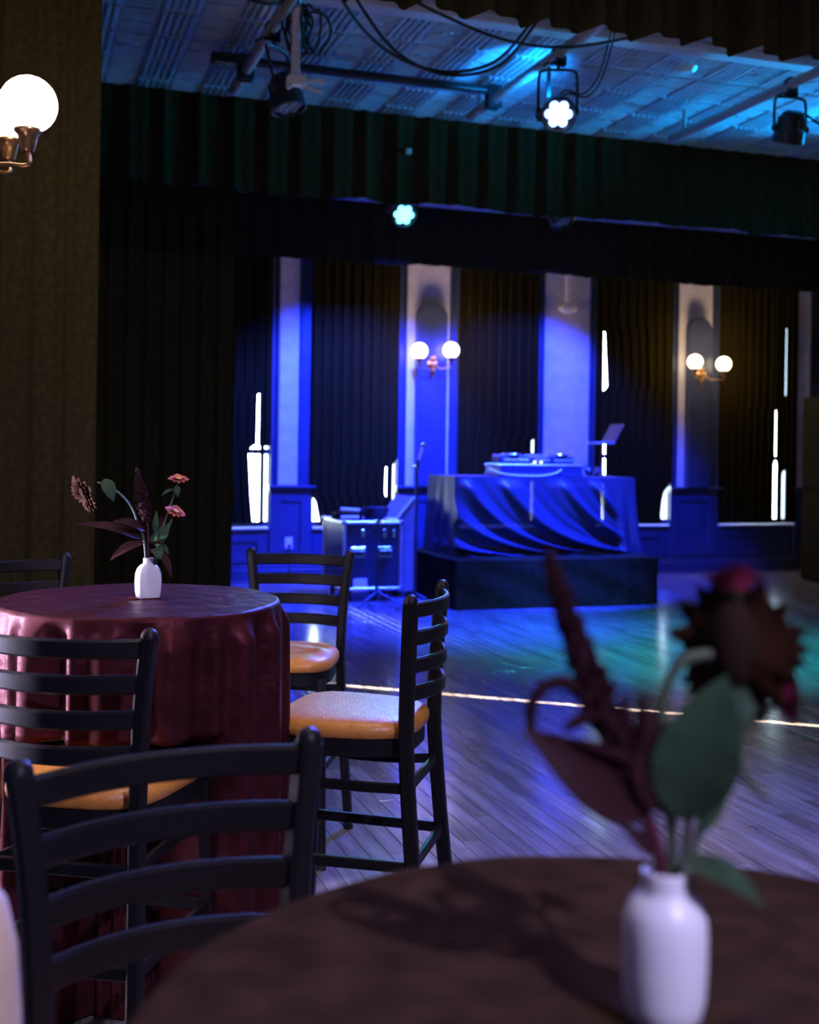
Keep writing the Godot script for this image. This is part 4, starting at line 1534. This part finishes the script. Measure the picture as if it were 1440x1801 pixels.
func plume(mb: MB, path: Array, radii: Array, grains: int, seed_: int, grain := 0.0035) -> void:
	# tassel of an amaranth: a core closely set with small buds
	var rng := RandomNumberGenerator.new()
	rng.seed = seed_
	var core := []
	for r in radii:
		core.append(r * 0.7)
	mb.tube(path, core, 8)
	for k in grains:
		var u := rng.randf() * (path.size() - 1.001)
		var i := int(u)
		var c: Vector3 = path[i].lerp(path[i + 1], u - i)
		var r: float = lerpf(radii[i], radii[i + 1], u - i)
		var d := Vector3(rng.randfn(), rng.randfn(), rng.randfn()).normalized()
		var base := c + d * r * 0.55
		var tip := c + d * r * rng.randf_range(0.85, 1.2) + Vector3(0, grain, 0)
		mb.tube([base, base.lerp(tip, 0.6), tip], [grain * 0.7, grain, grain * 0.2], 4, false)


func stalk(parent: Node3D, path: Array, r: float, m: Material) -> void:
	var mb := MB.new()
	mb.tube(spline(path, 5), r, 8)
	part("stem", mb, m, parent)


func leaf_part(parent: Node3D, a: Vector3, b: Vector3, wide: float, m: Material, face := Vector3(0.1, 0.5, 0.85), bow := 0.12) -> void:
	var mb := MB.new()
	leaf(mb, a, b, wide, face, bow)
	part("leaf", mb, m, parent)


func vase(label: String, at: Vector3, turn: float, prof: Array, sharp: float, squash: float) -> void:
	var rows := []
	for p in prof:
		var row := []
		for k in 72:
			var a := TAU * k / 72
			var e := 2.0 / lerpf(2.0, sharp, clampf((p[2] if p.size() > 2 else 1.0), 0, 1))
			var cx := signf(cos(a)) * pow(absf(cos(a)), e)
			var sz := signf(sin(a)) * pow(absf(sin(a)), e)
			row.append(Vector3(cx * p[0], p[1], sz * p[0] * lerpf(1.0, squash, p[2] if p.size() > 2 else 1.0)))
		rows.append(row)
	var mb := MB.new()
	mb.grid(rows, true, false, true)
	var o := single("bud_vase", mb, M.ceramic, label, "vase", "white bud vases")
	o.position = at
	o.rotation.y = turn


func flower(called: String, label: String, at: Vector3, turn: float, group: String) -> Node3D:
	return thing(called, label, "flower", at, turn, group)


func build_vases() -> void:
	var yaw := deg_to_rad(-18.5)
	# ---- farther table
	var at := Vector3(0.347, 1.0705, -3.23)
	vase("small white bud vase with a flat facet on the maroon table", at, yaw + 0.62, [[0.0, 0.0, 1], [0.026, 0.0, 1], [0.030, 0.003, 1], [0.0325, 0.02, 1], [0.0335, 0.045, 1], [0.0325, 0.065, 1], [0.028, 0.080, 0.9], [0.020, 0.089, 0.6], [0.0145, 0.092, 0.2], [0.0138, 0.095, 0], [0.0138, 0.107, 0], [0.0125, 0.108, 0], [0.0115, 0.106, 0], [0.0115, 0.06, 0], [0.0, 0.05, 0]], 5.0, 0.62)
	var g := "cut flowers in the small vase"
	var f := flower("sunflower", "drooping rust sunflower hanging to the left of the small vase", at, yaw, g)
	stalk(f, [Vector3(-0.004, 0.05, 0), Vector3(-0.012, 0.15, 0), Vector3(-0.03, 0.20, 0), Vector3(-0.045, 0.238, 0), Vector3(-0.075, 0.275, 0.0), Vector3(-0.11, 0.298, 0), Vector3(-0.14, 0.308, 0.005)], 0.0028, M.stem_green)
	bloom(f, Vector3(-0.168, 0.282, 0.012), Vector3(-0.68, -0.45, 0.58), 0.056, 22, 3, M.petal_rust, M.flower_disc, 0.15)
	leaf_part(f, Vector3(-0.118, 0.318, 0.012), Vector3(-0.088, 0.258, 0.03), 0.036, M.leaf_green, Vector3(0.3, 0.3, 0.9))
	f = flower("amaranth", "dark maroon amaranth plume standing tall in the small vase", at, yaw, g)
	stalk(f, [Vector3(0.0, 0.05, 0), Vector3(0.0, 0.14, 0), Vector3(-0.006, 0.22, 0), Vector3(-0.02, 0.28, 0)], 0.0026, M.stem_maroon)
	var mb := MB.new()
	plume(mb, [Vector3(-0.008, 0.205, 0), Vector3(-0.016, 0.25, 0), Vector3(-0.024, 0.285, 0), Vector3(-0.030, 0.315, 0), Vector3(-0.034, 0.345, 0)], [0.014, 0.021, 0.018, 0.010, 0.003], 420, 5)
	part("plume", mb, M.amaranth, f)
	leaf_part(f, Vector3(-0.012, 0.155, 0.0), Vector3(-0.19, 0.196, 0.03), 0.034, M.leaf_maroon, Vector3(0.1, 0.8, 0.6), 0.10)
	leaf_part(f, Vector3(-0.01, 0.150, 0.01), Vector3(-0.088, 0.105, 0.06), 0.036, M.leaf_maroon, Vector3(-0.3, 0.6, 0.7), 0.10)
	leaf_part(f, Vector3(-0.010, 0.18, 0.0), Vector3(-0.09, 0.206, 0.03), 0.030, M.leaf_maroon, Vector3(0.1, 0.7, 0.7), 0.15)
	leaf_part(f, Vector3(0.006, 0.16, -0.01), Vector3(0.055, 0.245, -0.02), 0.024, M.leaf_maroon, Vector3(0.2, 0.2, 0.95), 0.06)
	leaf_part(f, Vector3(0.0, 0.150, 0.01), Vector3(0.055, 0.143, 0.03), 0.018, M.leaf_maroon, Vector3(0.1, 0.8, 0.5), 0.1)
	leaf_part(f, Vector3(0.035, 0.128, 0.012), Vector3(0.069, 0.058, 0.03), 0.022, M.leaf_maroon, Vector3(0.5, 0.3, 0.8), 0.08)
	f = flower("zinnia", "coral zinnia held highest at the right of the small vase", at, yaw, g)
	stalk(f, [Vector3(0.006, 0.05, 0), Vector3(0.025, 0.14, 0), Vector3(0.047, 0.22, 0), Vector3(0.064, 0.27, 0), Vector3(0.074, 0.305, 0)], 0.0022, M.stem_green)
	bloom(f, Vector3(0.077, 0.318, 0.0), Vector3(0.12, 0.95, 0.30), 0.029, 16, 3, M.petal_coral, M.flower_yellow, 0.12)
	leaf_part(f, Vector3(0.070, 0.292, 0.0), Vector3(0.034, 0.275, 0.01), 0.013, M.leaf_green, Vector3(0.1, 0.8, 0.5), 0.15)
	leaf_part(f, Vector3(0.072, 0.303, 0.004), Vector3(0.080, 0.272, 0.015), 0.018, M.leaf_green, Vector3(0.2, 0.2, 0.95), 0.2)
	f = flower("zinnia", "coral zinnia tilted outward below the highest bloom", at, yaw, g)
	stalk(f, [Vector3(0.008, 0.05, 0), Vector3(0.03, 0.13, 0), Vector3(0.05, 0.18, 0), Vector3(0.062, 0.212, 0)], 0.0026, M.stem_green)
	bloom(f, Vector3(0.070, 0.232, 0.004), Vector3(0.42, 0.85, 0.30), 0.030, 16, 3, M.petal_coral, M.flower_yellow, 0.10)
	for q in [[Vector3(0.02, 0.14, 0.01), Vector3(0.043, 0.195, 0.03), 0.028], [Vector3(0.03, 0.15, 0.01), Vector3(0.058, 0.205, 0.01), 0.026], [Vector3(0.018, 0.175, 0.01), Vector3(0.022, 0.235, 0.01), 0.016], [Vector3(0.015, 0.15, 0.02), Vector3(0.03, 0.185, 0.04), 0.02]]:
		leaf_part(f, q[0], q[1], q[2], M.leaf_green, Vector3(0.2, 0.35, 0.9), 0.12)
	leaf_part(f, Vector3(0.02, 0.135, 0.012), Vector3(0.040, 0.108, 0.04), 0.034, M.leaf_green, Vector3(0.3, 0.4, 0.8), 0.15)
	leaf_part(f, Vector3(0.03, 0.145, 0.0), Vector3(0.056, 0.118, 0.01), 0.016, M.leaf_green, Vector3(0.3, 0.5, 0.7), 0.2)

	# ---- nearest table
	at = Vector3(0.451, 1.0705, -0.75)
	vase("white bud vase blurred in the right foreground", at, yaw, [[0.0, 0.0], [0.021, 0.0], [0.026, 0.004], [0.0292, 0.018], [0.0302, 0.040], [0.0303, 0.060], [0.0295, 0.074], [0.026, 0.084], [0.020, 0.090], [0.0172, 0.0935], [0.0168, 0.098], [0.0172, 0.107], [0.0160, 0.109], [0.0145, 0.107], [0.0145, 0.06], [0, 0.05]], 2.0, 1.0)
	g = "cut flowers in the foreground vase"
	f = flower("amaranth", "tall dark amaranth spike leaning left from the foreground vase", at, yaw, g)
	var path := [Vector3(-0.001, 0.05, 0), Vector3(-0.004, 0.112, 0), Vector3(-0.018, 0.155, 0), Vector3(-0.036, 0.195, 0.0)]
	stalk(f, path, 0.005, M.stem_maroon)
	mb = MB.new()
	plume(mb, [Vector3(-0.020, 0.165, 0), Vector3(-0.034, 0.195, 0), Vector3(-0.050, 0.228, 0), Vector3(-0.063, 0.258, 0), Vector3(-0.076, 0.292, 0), Vector3(-0.084, 0.318, 0), Vector3(-0.088, 0.334, 0)], [0.012, 0.017, 0.0155, 0.013, 0.010, 0.007, 0.003], 520, 6, 0.003)
	part("plume", mb, M.amaranth, f)
	mb = MB.new()
	mb.tube(spline([Vector3(-0.050, 0.215, 0.004), Vector3(-0.062, 0.234, 0.004), Vector3(-0.076, 0.244, 0.006), Vector3(-0.092, 0.240, 0.008), Vector3(-0.100, 0.226, 0.008), Vector3(-0.099, 0.208, 0.008)], 6), [0.006, 0.006, 0.006, 0.006, 0.0055, 0.0055, 0.0055, 0.0055, 0.0055, 0.0055, 0.0055, 0.0055, 0.0055, 0.0055, 0.0055, 0.005, 0.005, 0.005, 0.005, 0.005, 0.005, 0.005, 0.005, 0.005, 0.005, 0.0045, 0.0045, 0.004, 0.004, 0.0035, 0.003], 8)
	part("tassel", mb, M.amaranth, f)
	for q in [[Vector3(-0.030, 0.20, 0.004), Vector3(-0.033, 0.235, 0.006)], [Vector3(-0.019, 0.195, 0.004), Vector3(-0.020, 0.236, 0.006)], [Vector3(-0.058, 0.222, 0.01), Vector3(-0.078, 0.212, 0.014)], [Vector3(-0.03, 0.19, 0.01), Vector3(-0.072, 0.205, 0.014)]]:
		mb = MB.new()
		mb.tube([q[0], q[0].lerp(q[1], 0.6), q[1]], [0.005, 0.005, 0.002], 8)
		part("tassel", mb, M.amaranth, f)
	leaf_part(f, Vector3(-0.020, 0.145, 0.004), Vector3(-0.106, 0.212, 0.012), 0.042, M.leaf_maroon, Vector3(0.15, 0.35, 0.92), 0.05)
	leaf_part(f, Vector3(-0.004, 0.150, 0.006), Vector3(-0.012, 0.225, 0.0), 0.040, M.leaf_maroon, Vector3(0.0, 0.1, 1.0), 0.05)
	leaf_part(f, Vector3(-0.008, 0.12, 0.004), Vector3(-0.036, 0.143, 0.008), 0.014, M.leaf_maroon, Vector3(0.1, 0.5, 0.8), 0.1)
	f = flower("sunflower", "dark drooping sunflower head at the right of the foreground vase", at, yaw, g)
	stalk(f, [Vector3(0.002, 0.05, 0), Vector3(0.004, 0.13, 0), Vector3(-0.004, 0.20, 0), Vector3(-0.003, 0.235, 0), Vector3(0.008, 0.257, 0), Vector3(0.026, 0.264, 0), Vector3(0.04, 0.262, 0)], 0.0042, M.stem_green)
	bloom(f, Vector3(0.046, 0.268, -0.004), Vector3(0.70, -0.08, -0.70), 0.056, 20, 3, M.petal_rust, M.flower_disc, 0.1)
	mb = MB.new()
	mb.sphere(Vector3(0.047, 0.270, -0.004), 0.022, 18, Vector3(0.85, 1.5, 0.8))
	part("seed_head", mb, M.flower_disc, f)
	leaf_part(f, Vector3(0.006, 0.148, 0.01), Vector3(0.038, 0.252, 0.012), 0.060, M.leaf_green, Vector3(-0.35, 0.05, 0.95), 0.06)
	leaf_part(f, Vector3(0.036, 0.175, 0.004), Vector3(0.017, 0.138, 0.02), 0.018, M.leaf_green, Vector3(0.3, 0.2, 0.9), 0.1)
	leaf_part(f, Vector3(0.008, 0.118, 0.006), Vector3(0.062, 0.094, 0.03), 0.022, M.leaf_green, Vector3(0.1, 0.8, 0.6), 0.15)
	leaf_part(f, Vector3(0.020, 0.215, 0.0), Vector3(0.070, 0.236, 0.0), 0.030, M.leaf_green, Vector3(0.1, 0.4, 0.9), 0.1)
	mb = MB.new()
	mb.tube(spline([Vector3(0.060, 0.222, 0), Vector3(0.053, 0.200, 0), Vector3(0.053, 0.185, 0.0), Vector3(0.062, 0.170, 0.002), Vector3(0.072, 0.163, 0.004)], 5), 0.0032, 6)
	part("tendril", mb, M.stem_green, f)
	f = flower("zinnia", "dark red zinnia topping the sunflower head in the foreground", at, yaw, g)
	stalk(f, [Vector3(0.006, 0.05, -0.006), Vector3(0.022, 0.16, -0.012), Vector3(0.045, 0.25, -0.016), Vector3(0.050, 0.30, -0.014)], 0.003, M.stem_green)
	bloom(f, Vector3(0.050, 0.306, -0.012), Vector3(0.05, 0.9, -0.3), 0.024, 14, 3, M.petal_magenta, M.flower_disc, 0.7)
	f = flower("zinnia", "magenta zinnia facing right at the edge of the foreground bouquet", at, yaw, g)
	stalk(f, [Vector3(0.008, 0.05, -0.004), Vector3(0.03, 0.15, -0.012), Vector3(0.055, 0.20, -0.014), Vector3(0.078, 0.226, -0.010)], 0.003, M.stem_green)
	bloom(f, Vector3(0.080, 0.231, -0.008), Vector3(0.9, 0.15, -0.2), 0.021, 14, 3, M.petal_magenta, M.petal_magenta, 0.45)


# ---- globe sconces
func sconce(label: String, wall_at: Vector3, outv: Vector3, globes: Array, energy: float) -> void:
	# wall_at: centre of the backplate; outv: away from the wall; globes: centres of the two globes
	var t := thing("globe_sconce", label, "wall lamp", wall_at, 0.0, "brass sconces with two globes")
	var o := outv.normalized()
	var s := Vector3.UP.cross(o)
	var b := Basis(s, o, s.cross(o))
	var mb := MB.new()
	mb.lathe([Vector2(0.055, 0.0), Vector2(0.062, 0.012), Vector2(0.05, 0.022), Vector2(0.042, 0.03), Vector2(0.03, 0.035), Vector2(0.026, 0.05), Vector2(0.036, 0.07), Vector2(0.036, 0.085), Vector2(0.02, 0.10), Vector2(0.0, 0.105)], Transform3D(b, Vector3.ZERO), 24)
	mb.sphere(Vector3(0, 0.07, 0) + o * 0.03, 0.035, 16, Vector3(1, 1.2, 1))
	mb.sphere(Vector3(0, -0.08, 0) + o * 0.03, 0.03, 16, Vector3(1, 1.6, 1))
	mb.sphere(Vector3(0, -0.14, 0) + o * 0.03, 0.014, 12)
	part("backplate", mb, M.brass, t)
	for gl in globes:
		var g: Vector3 = gl - wall_at
		mb = MB.new()
		var cup := g - Vector3(0, 0.095, 0)
		mb.tube(spline([o * 0.08, o * 0.12 + Vector3(0, -0.07, 0) + (cup - o * 0.1) * 0.25, Vector3(cup.x, cup.y - 0.115, cup.z) * 0.75 + o * 0.02, Vector3(cup.x, cup.y - 0.10, cup.z) * 1.0, cup + Vector3(0, -0.05, 0)], 6), 0.0075, 10)
		part("arm", mb, M.brass, t)
		mb = MB.new()
		mb.lathe([Vector2(0, -0.058), Vector2(0.018, -0.058), Vector2(0.022, -0.05), Vector2(0.030, -0.02), Vector2(0.031, -0.005), Vector2(0.044, 0.008), Vector2(0.044, 0.024), Vector2(0.038, 0.024), Vector2(0.038, 0.010), Vector2(0, 0.0)], Transform3D(Basis(), cup), 24)
		part("fitter", mb, M.brass, t)
		mb = MB.new()
		mb.sphere(g, 0.092, 28)
		part("globe", mb, M.globe_glass, t)
		var l := OmniLight3D.new()
		l.name = "globe_light"
		l.position = g
		l.light_color = Color(1.0, 0.86, 0.70)
		l.light_energy = energy
		l.light_size = 0.09
		l.omni_range = 30.0
		l.omni_attenuation = 2.0
		l.shadow_enabled = true
		t.add_child(l, true)


func build_sconces() -> void:
	sconce("brass sconce with two glowing globes on the left wall, upper left", Vector3(-0.35, 2.44, -4.18), Vector3.RIGHT, [Vector3(0.03, 2.573, -4.01), Vector3(-0.03, 2.62, -4.36)], 0.12)
	var z := BACK + 0.22
	sconce("brass globe sconce on the arched plaque left of the centre pier", Vector3(4.525, 2.45, BACK + 0.085), Vector3.BACK, [Vector3(4.325, 2.59, z), Vector3(4.705, 2.613, z)], 0.75)
	sconce("brass globe sconce on the arched plaque at far right", Vector3(8.045, 2.45, BACK + 0.085), Vector3.BACK, [Vector3(7.89, 2.60, z), Vector3(8.295, 2.587, z)], 0.75)


func build_small_things() -> void:
	# cream rail post at the lower left
	var post := thing("rail_post", "cream painted post with a rounded top at the lower left corner", "post", Vector3(-0.042, 0, -1.15))
	var mb := MB.new()
	mb.lathe([Vector2(0.0, 0.0), Vector2(0.075, 0.0), Vector2(0.075, 0.14), Vector2(0.062, 0.16), Vector2(0.060, 0.60), Vector2(0.060, 0.80), Vector2(0.058, 0.93), Vector2(0.052, 1.02), Vector2(0.042, 1.06), Vector2(0.024, 1.082), Vector2(0, 1.088)], Transform3D(), 28)
	part("shaft", mb, M.cream_paint, post)
	# outlet with a plug on the left pier
	var ou := thing("wall_outlet", "white wall outlet with a plug on the blue-lit pier", "outlet", Vector3(2.905, 0.42, BACK - 0.012))
	mb = MB.new()
	mb.bx(-0.042, 0.042, -0.065, 0.065, 0, 0.008, 0.003)
	part("plate", mb, M.white_plastic, ou)
	mb = MB.new()
	mb.bx(-0.012, 0.022, -0.05, -0.015, 0.008, 0.04, 0.006)
	mb.tube(spline([Vector3(0.005, -0.04, 0.035), Vector3(0.005, -0.10, 0.05), Vector3(0.0, -0.24, 0.04), Vector3(0.02, -0.405, 0.07)], 5), 0.006, 8)
	part("plug", mb, M.black_rubber, ou)
	# round emergency light on the centre pier
	var em := thing("dome_fitting", "round unlit dome fitting high on the centre panel", "dome fitting", Vector3(6.262, 3.185, BACK))
	mb = MB.new()
	mb.lathe([Vector2(0.128, 0), Vector2(0.128, 0.012), Vector2(0.115, 0.016)], Transform3D(Basis(Vector3.RIGHT, PI / 2).scaled_local(Vector3(1, 1, 1)), Vector3.ZERO).scaled(Vector3(1, 0.55, 1)), 32)
	part("rim", mb, M.pipe_paint, em)
	mb = MB.new()
	mb.lathe([Vector2(0.118, 0.01), Vector2(0.11, 0.04), Vector2(0.08, 0.06), Vector2(0, 0.07)], Transform3D(Basis(Vector3.RIGHT, PI / 2), Vector3.ZERO).scaled(Vector3(1, 0.5, 1)), 32)
	part("dome", mb, M.white_plastic, em)
	mb = MB.new()
	mb.bx(6.235, 6.285, 3.26, CEIL, BACK, BACK + 0.02, 0.005)
	single("conduit_cover", mb, M.plaster, "flat pale conduit cover running up from the dome fitting", "conduit")
	# small pale clip on the middle border
	mb = MB.new()
	mb.bx(2.855, 2.895, 3.77, 3.81, -8.745, -8.70, 0.004)
	mb.bx(2.866, 2.884, 3.782, 3.798, -8.705, -8.69, 0.002)
	single("label_clip", mb, M.white_plastic, "tiny pale square clip on the middle black border", "clip")
